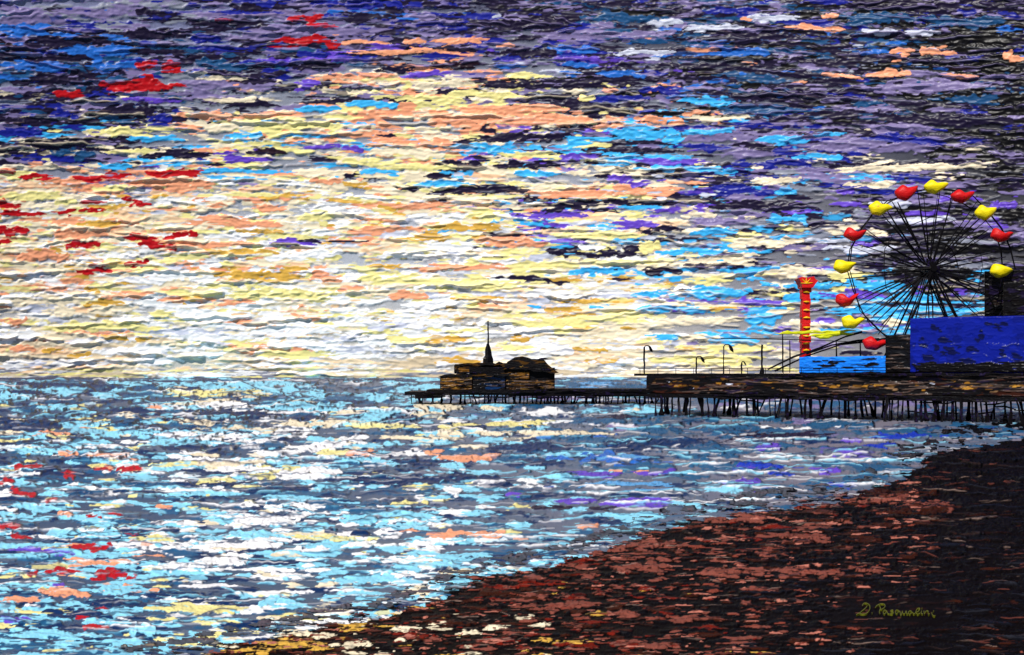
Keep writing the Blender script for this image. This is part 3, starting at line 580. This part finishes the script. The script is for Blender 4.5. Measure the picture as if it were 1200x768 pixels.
# ------------------------------------------------------------------ AMUSEMENT PIER (front line runs away to the left)
PA = Vector((152 / F * 190, 190)); PB = Vector((760 / F * 149, 149))
dr = (PB - PA).normalized(); nrm2 = Vector((-dr.y, dr.x))       # towards the far side
def pier_at(xp, back=0.0):
    """point on the pier line seen at photo column xp, 'back' metres behind the front edge"""
    A2 = PA + nrm2 * back; u = (xp - 600) / F
    # A2 + s*dr : x = u*y
    s_ = (u * A2.y - A2.x) / (dr.x - u * dr.y); return A2 + dr * s_
DECK = 7.3; LOW = 3.55
pier = empty('amusement_pier', (PA.x, PA.y, 0), 'long black timber amusement pier with ochre flecks along its side, carrying the big wheel', 'pier')
pf = pier_at(757); pg = pier_at(1480)
def side_paint(cv, W_, H_):
    daubs(['black', 'black', 'black', 'sand', 'dv', 'brown'], int(W_ * .9), (10, 60), (1.5, 4), 1.3)(cv, W_, H_)
    K = 8.0
    for _ in range(int(W_ / 6)):
        x = rng.uniform(0, W_); y = H_ * rng.normal(.50, .11); l = rng.uniform(6, 24)
        cv.dab(x, y, x + l, y + rng.normal(0, 1), rng.uniform(1.0, 2.6), lin(['6e4a18', '9a6a22', 'c08a34', '5c3c18', '8a6a4a'][rng.integers(5)]), 1.2, dry=.45)
    for _ in range(int(W_ / 22)):
        x = rng.uniform(0, W_); y = H_ * rng.uniform(.3, .8); cv.dab(x, y, x + rng.uniform(4, 14), y, rng.uniform(.8, 1.8), PAL['dslate' if rng.random() < .5 else 'pale'], 1.2, dry=.4)
    daubs(['black', 'sand', 'black'], int(W_ * .35), (12, 50), (1, 2.4), 1.2, rid=int(W_ / 6), rc='line', ra=.4)(cv, W_, H_)
wallpanel('side_wall', (pf.x, pf.y), (pg.x, pg.y), LOW + .2, 6.95, 1.0, side_paint, pier, PAL['black'], relief=.1, den=8, ragged=.1)
bm = bmesh.new()                                               # deck body behind the painted side
a0 = pier_at(757) + nrm2 * .5; b0 = pier_at(1480) + nrm2 * .5
def prism(bm, a, b, width, z0_, z1_):
    q = [a, b, b + nrm2 * width, a + nrm2 * width]
    v0 = [bm.verts.new((p.x, p.y, z0_)) for p in q]; v1 = [bm.verts.new((p.x, p.y, z1_)) for p in q]
    bm.faces.new(v0[::-1]); bm.faces.new(v1)
    for i in range(4): bm.faces.new((v0[i], v0[(i + 1) % 4], v1[(i + 1) % 4], v1[i]))
prism(bm, a0, b0, 24, LOW + .3, 6.8); obj('deck_body', bm, M_BLACK, pier)
bm = bmesh.new(); prism(bm, pier_at(743), pier_at(1480), 24.5, 6.9, DECK); obj('deck', bm, M_BLACK, pier)
bm = bmesh.new(); prism(bm, pier_at(762) - nrm2 * .5, pier_at(1480) - nrm2 * .5, 2.2, LOW - .35, LOW + .35); obj('lower_beam', bm, M_BLACK, pier)
for k_ in range(32):
    bm = bmesh.new(); xa = random.uniform(745, 1240); la = random.uniform(20, 90); ba = random.uniform(-.9, -.2); zz = random.choice([LOW - .3, LOW - .15, LOW + .2, DECK - .1, DECK - .35]); n = 5
    tube(bm, [(*(pier_at(xa + la * i / n, ba)), zz + random.uniform(-.16, .16)) for i in range(n + 1)], [random.uniform(.08, .3) * math.sin(math.pi * (i + .4) / (n + .8)) for i in range(n + 1)], 6, .3)
    obj('beam', bm, M_TIMBER, pier)
# railing
bm = bmesh.new()
for zz in (.42, .85):
    p0 = pier_at(748, .3); p1 = pier_at(1040, .3); n = 18
    tube(bm, [(*(p0.lerp(p1, i / n)), DECK + zz + random.uniform(-.05, .05)) for i in range(n + 1)], .05, 4)
obj('hand_rail', bm, M_IRON, pier)
for i in range(14):
    p = pier_at(750 + i * 21, .3); bm = bmesh.new(); tube(bm, [(p.x, p.y, DECK - .05), (p.x, p.y, DECK + .9)], .05, 4); obj('rail_post', bm, M_IRON, pier)
def piling(xp, back, top, thick, par, slant=0, zb=-.6, line=pier_at, blob=False, rake=0):
    p = line(xp, back); q = line(xp + slant, back - rake); bm = bmesh.new()
    n = 4; pts = []; rs = []
    for i in range(n + 1):
        f = i / n; c = p.lerp(q, f); pts.append((c.x + random.uniform(-.09, .09), c.y, top + (zb - top) * f))
        rs.append(thick * (random.uniform(.6, 1.25)))
    if blob: rs[-2] = thick * 1.9
    tube(bm, pts, rs, 6, .2); obj('piling', bm, M_TIMBER, par)
cnt = 0; xq = 768.0
while xq < 1232 and cnt < 78:
    back = random.choice([-1.5, .4, .6, 1.5, 3, 6, 11, 16])
    piling(xq, back, LOW + .1, random.uniform(.1, .3), pier, random.choice([0, random.uniform(-13, 13), random.uniform(-4, 4)]), blob=random.random() < .35, rake=random.choice([0, 0, 1.5, 3.5, 5.5]) if back < 4 else 0)
    xq += random.uniform(2.6, 9.4); cnt += 1
for _ in range(12):
    xb = random.uniform(780, 1230); back = random.choice([.9, 4, 8]); zz = random.uniform(.9, 2.9); l = random.uniform(12, 36)
    p = pier_at(xb, back); q = pier_at(xb + l, back); bm = bmesh.new()
    tube(bm, [(p.x, p.y, zz), (*(p.lerp(q, .5)), zz + random.uniform(-.1, .1)), (q.x, q.y, zz + random.uniform(-.5, .5))], [.09, .15, .08], 5, .2); obj('brace', bm, M_TIMBER, pier)

# ------------------------------------------------------------------ FAR WOODEN JETTY with the pavilion
D2 = 257.0
jet = empty('wooden_jetty', px(480, 462, D2).xy.to_3d(), 'thin far jetty on short stilts reaching left from the big pier under the pavilion', 'jetty')
def zc(y, d): return EYE - (y - HZ) / F * d
bm = bmesh.new()
for (xa, xb, y0_, y1_) in ((474, 600, 459.5, 463.5), (596, 770, 458.5, 465), (500, 680, 457, 461), (486, 516, 463, 467), (640, 790, 456, 459.5)):
    A_ = px(xa, y0_, D2); B_ = px(xb, y1_, D2)
    box(bm, A_.x, B_.x, D2 + (xa % 7) * .13, D2 + 20 + (xb % 5) * .2, B_.z, A_.z, .12)
obj('deck', bm, M_BLACK, jet)
line2 = lambda xp, back=0: Vector(((xp - 600) / F * (D2 + back), D2 + back))
xq = 482.0
for k in range(62):
    if xq > 775: break
    dense = xq > 538
    piling(xq, random.choice([.5, 6, 12]), 2.4, random.uniform(.12, .3), jet, random.choice([0, 0, random.uniform(-6, 4)]), line=line2, zb=random.uniform(-.7, -.2), blob=random.random() < .2)
    xq += random.uniform(2.6, 6.6) if dense else random.uniform(4, 12)
pav = empty('pavilion', px(585, 458, D2), 'black and ochre pavilion with stepped roofs and a thin spire at the jetty end', 'building')
bm = bmesh.new(); D3 = D2 + 3
def pbox(bm, xa, xb, y0_, y1_, da, db, jit=.15):
    A_ = px(xa, y0_, da); B_ = px(xb, y1_, da); box(bm, A_.x, B_.x, da, db, B_.z, A_.z, jit)
def xz(x, y, d): p = px(x, y, d); return (p.x, p.z)
bm = bmesh.new(); pbox(bm, 516, 553, 441, 458.5, D3, D3 + 12); pbox(bm, 550, 597, 431, 458.4, D3 + .6, D3 + 14); obj('hall', bm, M_BLACK, pav)
bm = bmesh.new(); pbox(bm, 593, 650, 431.5, 458.3, D3 + .3, D3 + 15); obj('main_hall', bm, M_BLACK, pav)
bm = bmesh.new(); pbox(bm, 532, 594, 427, 437, D3 + 2, D3 + 10, .3); obj('upper_storey', bm, M_BLACK, pav)
def pan(name, xa, xb, y0_, y1_, d, cols, base, n):
    A_ = px(xa, y0_, d); B_ = px(xb, y1_, d)
    return wallpanel(name, (A_.x, d), (B_.x, d), B_.z, A_.z, .3, daubs(cols, n, (10, 50), (1, 3), 1.3, rid=int(n / 12), ra=.4), pav, PAL[base], relief=.12, den=9)
PAL['och'] = lin('704a16'); PAL['och2'] = lin('94702a'); PAL['drk'] = lin('2c1c10')
pan('wall_panel', 515.5, 553.5, 441, 458.2, D3 - .3, ['och', 'och2', 'black', 'black', 'drk', 'och', 'black'], 'drk', 190)
pan('wall_panel', 553.5, 593, 438, 458.2, D3 + .2, ['black', 'black', 'dslate', 'black', 'black', 'nw', 'black'], 'black', 150)
pan('wall_panel', 593, 621, 436, 445, D3 - .1, ['och', 'drk', 'och', 'black'], 'drk', 60)
pan('wall_panel', 593, 650.5, 445.3, 458.2, D3 - .12, ['och', 'black', 'drk', 'black', 'och2', 'black', 'black', 'drk'], 'black', 240)
pan('wall_panel', 532, 561, 428, 437, D3 + 1.6, ['black', 'och', 'drk', 'black'], 'black', 60)
bm = bmesh.new(); slab(bm, ragged([xz(x, y, D3) for x, y in ((590, 432.5), (595, 425), (598, 421), (604, 419.5), (612, 419), (618, 418.4), (628, 420.5), (637, 423), (642, 428), (650, 433), (655, 437.5), (646, 437), (620, 434))], .3), D3 - 1, D3 + 16)
obj('roof', bm, M_ROOF, pav)
bm = bmesh.new(); slab(bm, ragged([xz(x, y, D3) for x, y in ((514, 441.5), (528, 438.5), (548, 437.5), (596, 438), (596, 440.5), (550, 441.5))], .3), D3 - .8, D3 + 12); obj('roof', bm, M_ROOF, pav)
bm = bmesh.new(); slab(bm, ragged([xz(x, y, D3) for x, y in ((531, 428), (537, 425.3), (560, 425.8), (590, 424.5), (598, 427), (590, 428.8))], .3), D3 + 1, D3 + 11); obj('roof', bm, M_ROOF, pav)
sp = px(572, 424, D3 + 4); k = (D3 + 4) / F
bm = bmesh.new(); tube(bm, [(sp.x, sp.y, sp.z - 1.2), (sp.x, sp.y, sp.z + 4 * k)], [6.3 * k, 6 * k], 8)
tube(bm, [(sp.x, sp.y, sp.z + 4 * k), (sp.x + .05, sp.y, sp.z + 7 * k), (sp.x, sp.y, sp.z + 14 * k), (sp.x - .05, sp.y, sp.z + 21 * k)], [6 * k, 4.2 * k, 3.4 * k, 1.4 * k], 8, .12)
obj('turret', bm, M_BLACK, pav)
bm = bmesh.new(); tube(bm, [(sp.x, sp.y, sp.z + 20 * k), (sp.x + .05, sp.y, sp.z + 30 * k), (sp.x - .03, sp.y, sp.z + 38 * k), (sp.x, sp.y, sp.z + 48 * k)], [1.3 * k, .8 * k, 1.0 * k, .7 * k], 6, .2); obj('mast', bm, M_IRON, pav)

for k_ in range(16):
    bm = bmesh.new(); xa = random.uniform(474, 740); la = random.uniform(14, 60); yy = random.choice([458, 460, 462, 465.5, 466]); n = 5
    tube(bm, [px(xa + la * i / n, yy + random.uniform(-.8, .8), D2 - .4) for i in range(n + 1)], [random.uniform(.1, .35) * math.sin(math.pi * (i + .4) / (n + .8)) for i in range(n + 1)], 6, .3); obj('beam', bm, M_TIMBER, jet)
for k_ in range(12):
    bm = bmesh.new(); xa = random.uniform(514, 640); la = random.uniform(8, 26); yy = random.choice([426, 431, 437, 441, 446, 452] if xa < 590 else [421, 426, 433, 437, 446, 452]); n = 4
    if xa < 530: yy = max(yy, 441)
    tube(bm, [px(min(xa + la * i / n, 654), yy + random.uniform(-.8, .8), D3 - .9) for i in range(n + 1)], [random.uniform(.1, .3) * math.sin(math.pi * (i + .4) / (n + .8)) for i in range(n + 1)], 6, .3); obj('eave_trim', bm, M_TIMBER, pav)
# ------------------------------------------------------------------ LAMPS along the deck
def lamp(xp, ytop, kind, label):
    p = pier_at(xp, 2.0); d = p.y; k = d / F; zt = EYE - (ytop - HZ) * k
    e = empty('street_lamp' if kind != 'post' else 'flag_pole', (p.x, p.y, DECK), label, 'lamp' if kind != 'post' else 'pole', 'lamps along the pier deck' if kind != 'post' else None)
    bm = bmesh.new(); n = 6
    tube(bm, [(p.x + random.uniform(-.04, .04), p.y, DECK + (zt - DECK) * i / n) for i in range(n + 1)], [random.uniform(.7, 1.3) * k * (1.25 if kind == 'post' else .85) for _ in range(n + 1)], 6, .15)
    obj('pole', bm, M_IRON, e)
    if kind == 'post':
        bm = bmesh.new(); tube(bm, [(p.x, p.y, DECK), (p.x, p.y, DECK + 5 * k), (p.x, p.y, DECK + 7 * k)], [3 * k, 2.2 * k, 1 * k], 8, .15); obj('base', bm, M_IRON, e); return
    s_ = {'hook': 1, 'big': 1.2, 'small': .55}[kind]
    bm = bmesh.new()
    tube(bm, [(p.x, p.y, zt - .05), (p.x + 1.5 * k * s_, p.y, zt + 1.6 * k * s_), (p.x + 4.5 * k * s_, p.y, zt + 1.8 * k * s_), (p.x + 6.5 * k * s_, p.y, zt - .3 * k)], [.55 * k, .6 * k, .7 * k, .6 * k], 6)
    obj('arm', bm, M_IRON, e)
    bm = bmesh.new()
    tube(bm, [(p.x + 5.2 * k * s_, p.y, zt + 1.7 * k * s_), (p.x + 6.6 * k * s_, p.y, zt - .5 * k), (p.x + 8 * k * s_, p.y, zt - 3.2 * k * s_), (p.x + 9.6 * k * s_, p.y, zt - 6 * k * s_)],
         [.6 * k, 1.5 * k * s_, 1.7 * k * s_, .3 * k], 8, .1); obj('lamp_shade', bm, M_IRON, e)
lamp(755, 407, 'hook', 'black hooked lamp at the far left tip of the pier deck, above the open water')
lamp(816, 419.5, 'hook', 'short black lamp with drooping leaf shaped shade, left of the tallest curved lamp')
lamp(848, 406, 'big', 'tallest curved black lamp post with its shade hanging right, in front of pale yellow sky')
lamp(869, 425, 'small', 'smallest stubby black lamp on the deck, beside the straight bare post')
lamp(893, 404, 'post', 'straight bare black post with no lamp head, left of the coaster ramp')

# ------------------------------------------------------------------ FERRIS WHEEL
DW = pier_at(1089, 13).y; kw = DW / F
hub = px(1089, 316, DW)
wheel = empty('ferris_wheel', (hub.x, hub.y, DECK), 'large black spoked ferris wheel with red and yellow gondolas standing on the pier', 'ferris wheel')
gs = [('red', 1061, 226), ('yel', 1095, 219), ('red', 1127, 230), ('yel', 1154, 249), ('red', 1173, 275), ('yel', 1172, 317), ('red', 1024, 402), ('yel', 998, 377),
      ('red', 991, 351), ('yel', 988, 312), ('red', 1001, 274), ('yel', 1030, 244)]
R = 97 * kw
def wp(ang, r, y=0): return (hub.x + r * math.cos(ang), hub.y + y, hub.z + r * math.sin(ang))
for side in (-1.1, 1.1):
    for rr in ((R,) if side < 0 else (R * .955,)):
        bm = bmesh.new(); n = 24
        tube(bm, [wp(i * 2 * math.pi / n + random.uniform(-.01, .01), rr * random.uniform(.95, 1.015), side) for i in range(n + 1)], [random.uniform(.06, .15) for _ in range(n + 1)], 5, .3)
        obj('rim', bm, M_IRON, wheel)
for rr in (.33, .62):
    bm = bmesh.new(); n = 16
    tube(bm, [wp(i * 2 * math.pi / n, R * rr * random.uniform(.93, 1.05), -1.2) for i in range(n + 1)], [random.uniform(.04, .1) for _ in range(n + 1)], 5); obj('brace_ring', bm, M_IRON, wheel)
sp_a = []
for i in range(25):
    a = i * 2 * math.pi / 25 + random.uniform(-.09, .09); sp_a += [a - random.uniform(.01, .05), a + random.uniform(.01, .06)]
sp_a += [math.radians(v) for v in (208, 216, 221, 228, 233, 240)]
for a in sp_a:
    bend = random.uniform(-.04, .04); y = random.choice([-1.1, 1.1])
    bm = bmesh.new(); L_ = R * random.choice([.93, .98, 1.0, .9])
    tube(bm, [wp(a + random.uniform(-.5, .5), .9, y * .6), wp(a + bend, L_ * .35, y * .8), wp(a + bend * .5 + random.uniform(-.01, .01), L_ * .65, y), wp(a, L_, y)],
         [random.uniform(.06, .12), random.uniform(.07, .17), random.uniform(.06, .16), random.uniform(.03, .09)], 5, .2)
    obj('spoke', bm, M_IRON, wheel)
bm = bmesh.new(); tube(bm, [(hub.x, hub.y - 2.2, hub.z), (hub.x, hub.y + 2.2, hub.z)], .55, 12, .15)
for i in range(16):
    a = random.uniform(0, 6.28); tube(bm, [wp(a, .4, -1.8), wp(a + .2, random.uniform(1.6, 2.8), -1.6)], [.3, .08], 5, .2)
obj('hub', bm, M_IRON, wheel)
for s_ in (-1, 1):
    for yy in (-2.4, 2.4):
        bm = bmesh.new(); tube(bm, [(hub.x, hub.y + yy * .8, hub.z), (hub.x + s_ * 3.8, hub.y + yy, hub.z * .5 + DECK * .5), (hub.x + s_ * 7.6, hub.y + yy * 1.1, DECK)], [.16, .14, .18], 6, .15); obj('leg', bm, M_IRON, wheel)
def gondola(cx, cy, mat, seed):
    """a rounded tub, its rim dipped on top, running out to a pointed beak on the right"""
    rd = random.Random(seed); c = px(cx, cy, DW - 2.2); bm = bmesh.new(); bmesh.ops.create_uvsphere(bm, u_segments=28, v_segments=16, radius=1)
    ax = rd.uniform(11, 13) * kw; az_ = rd.uniform(8, 9.4) * kw; dip = rd.uniform(.2, .9); beak = rd.uniform(.15, .45); up = rd.uniform(-.1, .9); ph = rd.uniform(0, 6)
    for v in bm.verts:
        x, y, z = v.co
        t = max(0, x); z2 = z * (1 - .55 * t ** 2) + up * t ** 3
        if z > 0: z2 -= dip * 1.25 * z * math.exp(-((x - .25) / .38) ** 2)
        x2 = x * (1 + beak * t ** 2)
        x2 += .05 * math.sin(5 * z + ph); z2 += .06 * math.sin(7 * x + ph) * (1 - t)
        v.co = Vector((x2 * ax, y * 1.1, z2 * az_)) + c
    o = obj('gondola', bm, mat, wheel, True); o['label'] = ('bright red' if mat is M_RED else 'bright yellow') + ' gondola'
    bm = bmesh.new(); tube(bm, [(c.x - .4, c.y + .2, c.z), (c.x - .4, c.y + 3.4, c.z + .1)], .12, 5); ax_ = obj('axle', bm, M_IRON, None)
    ax_.parent = o; ax_.matrix_parent_inverse = o.matrix_world.inverted()
for i, (cn, gx, gy) in enumerate(gs): gondola(gx, gy, M_RED if cn == 'red' else M_YEL, 40 + i)

# ------------------------------------------------------------------ RED TOWER, COASTER, BOOTHS
DT = pier_at(943, 7.5).y; kt = DT / F
tp = px(943.5, 418, DT)
tow = empty('drop_tower', (tp.x, tp.y, DECK), 'slim red ride tower with yellow bands and a wide cap beside the coaster', 'tower')
bm = bmesh.new(); zt = EYE - (336 - HZ) * kt; n = 14
for i in range(n):
    z0_ = DECK + (zt - DECK) * i / n; z1_ = DECK + (zt - DECK) * (i + 1) / n; w1 = random.uniform(4.6, 5.6) * kt; o_ = random.uniform(-.06, .06)
    box(bm, tp.x - w1 + o_, tp.x + w1 + o_, tp.y - w1, tp.y + w1, z0_, z1_ - .004, .04)
obj('shaft', bm, M_RED, tow)
bm = bmesh.new(); slab(bm, [xz(x, y, DT) for x, y in ((933.5, 327), (937, 325.5), (943, 326.5), (951, 325), (953, 328.5), (956, 330), (953, 333.5), (950, 338), (937.5, 338), (937, 333.5))], DT - 1.5, DT + 1.5); obj('cap', bm, M_RED, tow)
M_BAND = daub_mat('band_paint', lin('f0bc20'), [('orange', .62)], scale=(3, 3, 3), bump=.4)
for yy in (343, 354, 364, 373, 384, 394, 403, 411):
    bm = bmesh.new(); z = EYE - (yy - HZ) * kt; x0_ = tp.x - random.uniform(3.4, 4.4) * kt; x1_ = tp.x + random.uniform(2.6, 4.4) * kt
    tube(bm, [(x0_, tp.y - 5.9 * kt, z), (tp.x, tp.y - 6.1 * kt, z + random.uniform(-.08, .1)), (x1_, tp.y - 5.9 * kt, z + random.uniform(-.1, .1))], [.06, .17, .07], 6, .2); obj('band', bm, M_BAND, tow)
bm = bmesh.new(); cpz = EYE - (331 - HZ) * kt
for a in range(5): tube(bm, [(tp.x - .2, tp.y - 1.52, cpz - .3), (tp.x - .2 + 1.0 * math.cos(a * .75 + .1), tp.y - 1.6, cpz - .3 + 1.0 * math.sin(a * .75 + .1))], [.12, .04], 5)
obj('star_mark', bm, M_BAND, tow)

DC = pier_at(950, 5.5).y; kc = DC / F
cs = empty('roller_coaster', px(930, 433, DC), 'low roller coaster with yellow green track above black sloping rails', 'roller coaster')
bm = bmesh.new()
for (x0_, x1_, y, b) in ((908, 948, 389, 2), (925, 985, 388.5, 1.8), (948, 1000, 391, 2.6), (955, 980, 393.5, 2.2), (962, 1003, 387.5, 1.6)):
    A_ = px(x0_, y + 2, DC); B_ = px(x1_, y, DC); n = 8
    tube(bm, [Vector(A_).lerp(Vector(B_), i / n) + Vector((0, 0, random.uniform(-.12, .12))) for i in range(n + 1)], [b * kc * (.25 + .9 * math.sin(math.pi * i / n)) * random.uniform(.6, 1.15) for i in range(n + 1)], 8, .15)
obj('track', bm, M_GRN, cs)
for j, pts in enumerate([[(900, 433), (930, 418.5), (960, 408), (990, 395), (1010, 389)], [(908, 435), (945, 417.5), (985, 404), (1020, 400), (1045, 396)], [(945, 415), (975, 404.5), (1005, 399.5), (1030, 397)], [(845, 396.8), (900, 397.3), (960, 399), (1003, 401)]]):
    bm = bmesh.new(); tube(bm, [px(x, y, DC + .5 + j * .4) for x, y in pts], [random.uniform(.7, 1.5) * kc * (.45 if j == 3 else 1) for _ in pts], 6, .2); obj('rail', bm, M_IRON, cs)
for (x, y0_, y1_) in ((917, 388, 437), (925.5, 399, 437), (980, 400, 437), (1008, 398, 437)):
    bm = bmesh.new(); tube(bm, [px(x, y0_, DC + 1), px(x + .3, (y0_ + y1_) / 2, DC + 1), px(x, y1_, DC + 1)], [.6 * kc, .9 * kc, .6 * kc], 6, .2); obj('support', bm, M_IRON, cs)

def building(name, label, cat, xa, xb, y0_, back, depth, front_painter, basec, base_mat, relief=.13):
    """box body standing on the deck in line with the pier, with a painted relief front"""
    A_ = pier_at(xa, back); B_ = pier_at(xb, back); zt = EYE - (y0_ - HZ) * A_.y / F; m_ = (A_ + B_) / 2
    e = empty(name, (m_.x, m_.y, DECK), label, cat)
    bm = bmesh.new(); q = [A_ + dr * .1 + nrm2 * .3, B_ - dr * .1 + nrm2 * .3, B_ - dr * .1 + nrm2 * depth, A_ + dr * .1 + nrm2 * depth]
    v0 = [bm.verts.new((p.x, p.y, DECK)) for p in q]; v1 = [bm.verts.new((p.x, p.y, zt - .05)) for p in q]
    bm.faces.new(v0[::-1]); bm.faces.new(v1)
    for i in range(4): bm.faces.new((v0[i], v0[(i + 1) % 4], v1[(i + 1) % 4], v1[i]))
    obj('body', bm, base_mat, e)
    wallpanel('front_wall', tuple(A_), tuple(B_), DECK + .01, zt, .5, front_painter, e, basec, relief=relief, den=9, ragged=.12)
    return e
def brightblue(cv, W_, H_):
    c0 = lin('1a7cf0'); 
    for _ in range(120):
        x = rng.uniform(-5, W_); y = rng.uniform(0, H_); cv.dab(x, y, x + rng.uniform(10, 45), y, rng.uniform(1, 3), c0 * rng.uniform(.8, 1.2), 1.1, dry=.2)
    for _ in range(16):
        x = rng.uniform(W_ * .1, W_ * .8); y = rng.normal(H_ * .38, H_ * .17); cv.dab(x, y, x + rng.uniform(8, 26), y, rng.uniform(1, 2.6), PAL['black'], 1.2, dry=.2)
building('ticket_booth', 'low bright blue booth smeared with black below the red tower', 'booth', 936, 1040, 418.5, 3.2, 2.5, brightblue, lin('1a7cf0'), daub_mat('bright_blue', lin('1a7cf0')))
building('ride_shed', 'narrow black shed between the bright blue booth and the dark blue building', 'shed', 1037, 1069, 393, 2.2, 5, daubs(['black', 'sand', 'black', 'dslate'], 160, (8, 30), (1, 3), 1.2, rid=12, ra=.5), PAL['black'], M_BLACK)
def deepblue(cv, W_, H_):
    base = lin('0c1c8c')
    for _ in range(420):
        x = rng.uniform(-10, W_); y = rng.uniform(0, H_ * .87); cv.dab(x, y, x + rng.uniform(8, 30), y + rng.normal(0, 2), rng.uniform(4, 10), base * rng.uniform(.6, 1.1), .45, dry=.1, rag=1.1)
    for fx, fy, sx_, sy_ in ((.14, .2, 10, 10), (.08, .45, 14, 7), (.2, .45, 14, 8), (.17, .55, 9, 12), (.25, .62, 18, 7), (.33, .55, 16, 6), (.38, .33, 8, 11), (.48, .22, 12, 10), (.1, .75, 16, 6), (.48, .6, 8, 5), (.3, .74, 16, 7), (.42, .05, 12, 5), (.62, .3, 12, 14), (.56, .7, 14, 6), (.73, .5, 16, 12), (.85, .25, 14, 10), (.9, .7, 18, 8)):
        for _ in range(3): x = fx * W_ + rng.normal(0, 3); y = fy * H_ + rng.normal(0, 3); cv.dab(x - sx_ / 2, y - 1, x + sx_ / 2, y + 1, sy_ * .42, lin('080e40'), .7, dry=.5, rag=1.7)
    for _ in range(int(W_ / 1.0)):
        x = rng.uniform(0, W_); cv.dab(x, H_ * rng.uniform(.82, 1), x + rng.uniform(10, 40), H_ * rng.uniform(.82, 1), rng.uniform(1.5, 3), PAL['black'], 1.2, dry=.1)
    for _ in range(12):
        x = rng.uniform(0, W_); y = rng.uniform(H_ * .3, H_ * .9); cv.ridge(x, y, x + rng.uniform(10, 24), y + rng.normal(0, 3), .35, 1.2, PAL['pale'], .25, 6)
building('arcade_building', 'large deep blue arcade building blotched with black on the right of the pier', 'building', 1066, 1300, 373, 1.2, 8, deepblue, lin('0c1c8c'), daub_mat('deep_blue', lin('0c1c8c'), [('black', .6)], scale=(.3, .3, .5)))
blk = daubs(['black', 'black', 'sand', 'dv'], 420, (10, 40), (2, 5), .8, rid=20, ra=.35)
building('tall_shed', 'tall matte black block rising behind the blue arcade building', 'building', 1175, 1300, 331, 16, 6, blk, PAL['black'], M_BLACK)
building('stepped_shed', 'black block behind the right side of the wheel with a broken upper edge', 'building', 1153, 1240, 318, 23, 5, blk, PAL['black'], M_BLACK)

# ------------------------------------------------------------------ NAME WRITTEN ON THE SAND
def spline(pts, n=6):
    out = []
    for i in range(len(pts) - 1):
        p0 = pts[max(i - 1, 0)]; p1 = pts[i]; p2 = pts[i + 1]; p3 = pts[min(i + 2, len(pts) - 1)]
        for k_ in range(n):
            t = k_ / n; out.append(tuple(.5 * (2 * p1[j] + (p2[j] - p0[j]) * t + (2 * p0[j] - 5 * p1[j] + 4 * p2[j] - p3[j]) * t * t + (3 * p1[j] - p0[j] - 3 * p2[j] + p3[j]) * t ** 3) for j in (0, 1)))
    return out + [pts[-1]]
# pen paths in zoomed units (1200 wide = 140 photo px), origin (980, 690)
PEN = [[(262, 190), (275, 165), (305, 162), (335, 185), (335, 225), (310, 262), (270, 272), (235, 265), (255, 245), (300, 205), (310, 185)], [(235, 262), (200, 278)],
       [(357, 258), (363, 264)],
       [(432, 185), (445, 215), (432, 245), (440, 270)], [(392, 210), (410, 185), (450, 168), (485, 175), (488, 200), (460, 222), (435, 225)],
       [(505, 240), (485, 232), (470, 255), (485, 270), (505, 250), (508, 240), (515, 265), (530, 268)],
       [(572, 232), (550, 235), (548, 248), (572, 255), (565, 272), (535, 270)],
       [(630, 238), (605, 232), (592, 255), (610, 268), (630, 245), (640, 250), (648, 290), (655, 275), (665, 240)],
       [(665, 240), (668, 265), (690, 268), (702, 240), (706, 268), (718, 270)],
       [(760, 248), (740, 240), (722, 260), (740, 274), (765, 255), (775, 272), (795, 265)],
       [(790, 262), (830, 240), (838, 215), (815, 218), (800, 250), (815, 274), (845, 262)],
       [(855, 240), (855, 265), (868, 270)], [(858, 212), (864, 214)],
       [(880, 240), (885, 272), (900, 245), (920, 240), (925, 275), (940, 268)],
       [(960, 255), (965, 280), (985, 292), (995, 285)], [(975, 238), (982, 242)]]
sg = bmesh.new()
for path in PEN:
    q = [(980 + x * 140 / 1200, 690 + y * 50 / 429 ) for x, y in (spline(path) if len(path) > 2 else path)]
    L_ = []; Rr = []
    for i, (x, y) in enumerate(q):
        x2, y2 = q[min(i + 1, len(q) - 1)]; x1, y1 = q[max(i - 1, 0)]; tx, ty = x2 - x1, y2 - y1; l = math.hypot(tx, ty) or 1
        w_ = .36; nx, ny = -ty / l * w_, tx / l * w_
        L_.append((x + nx, y + ny)); Rr.append((x - nx, y - ny))
    top = [[sg.verts.new(beach_pt(*p, up=.05)) for p in L_], [sg.verts.new(beach_pt(*p, up=.05)) for p in Rr]]
    bot = [[sg.verts.new(beach_pt(*p, up=.0)) for p in L_], [sg.verts.new(beach_pt(*p, up=.0)) for p in Rr]]
    for i in range(len(q) - 1):
        sg.faces.new((top[0][i], top[0][i + 1], top[1][i + 1], top[1][i])); sg.faces.new((top[0][i], bot[0][i], bot[0][i + 1], top[0][i + 1])); sg.faces.new((top[1][i], top[1][i + 1], bot[1][i + 1], bot[1][i]))
tag(obj('handwriting', sg, M_SIGN), 'olive green handwritten signature low on the black part of the beach', 'writing')
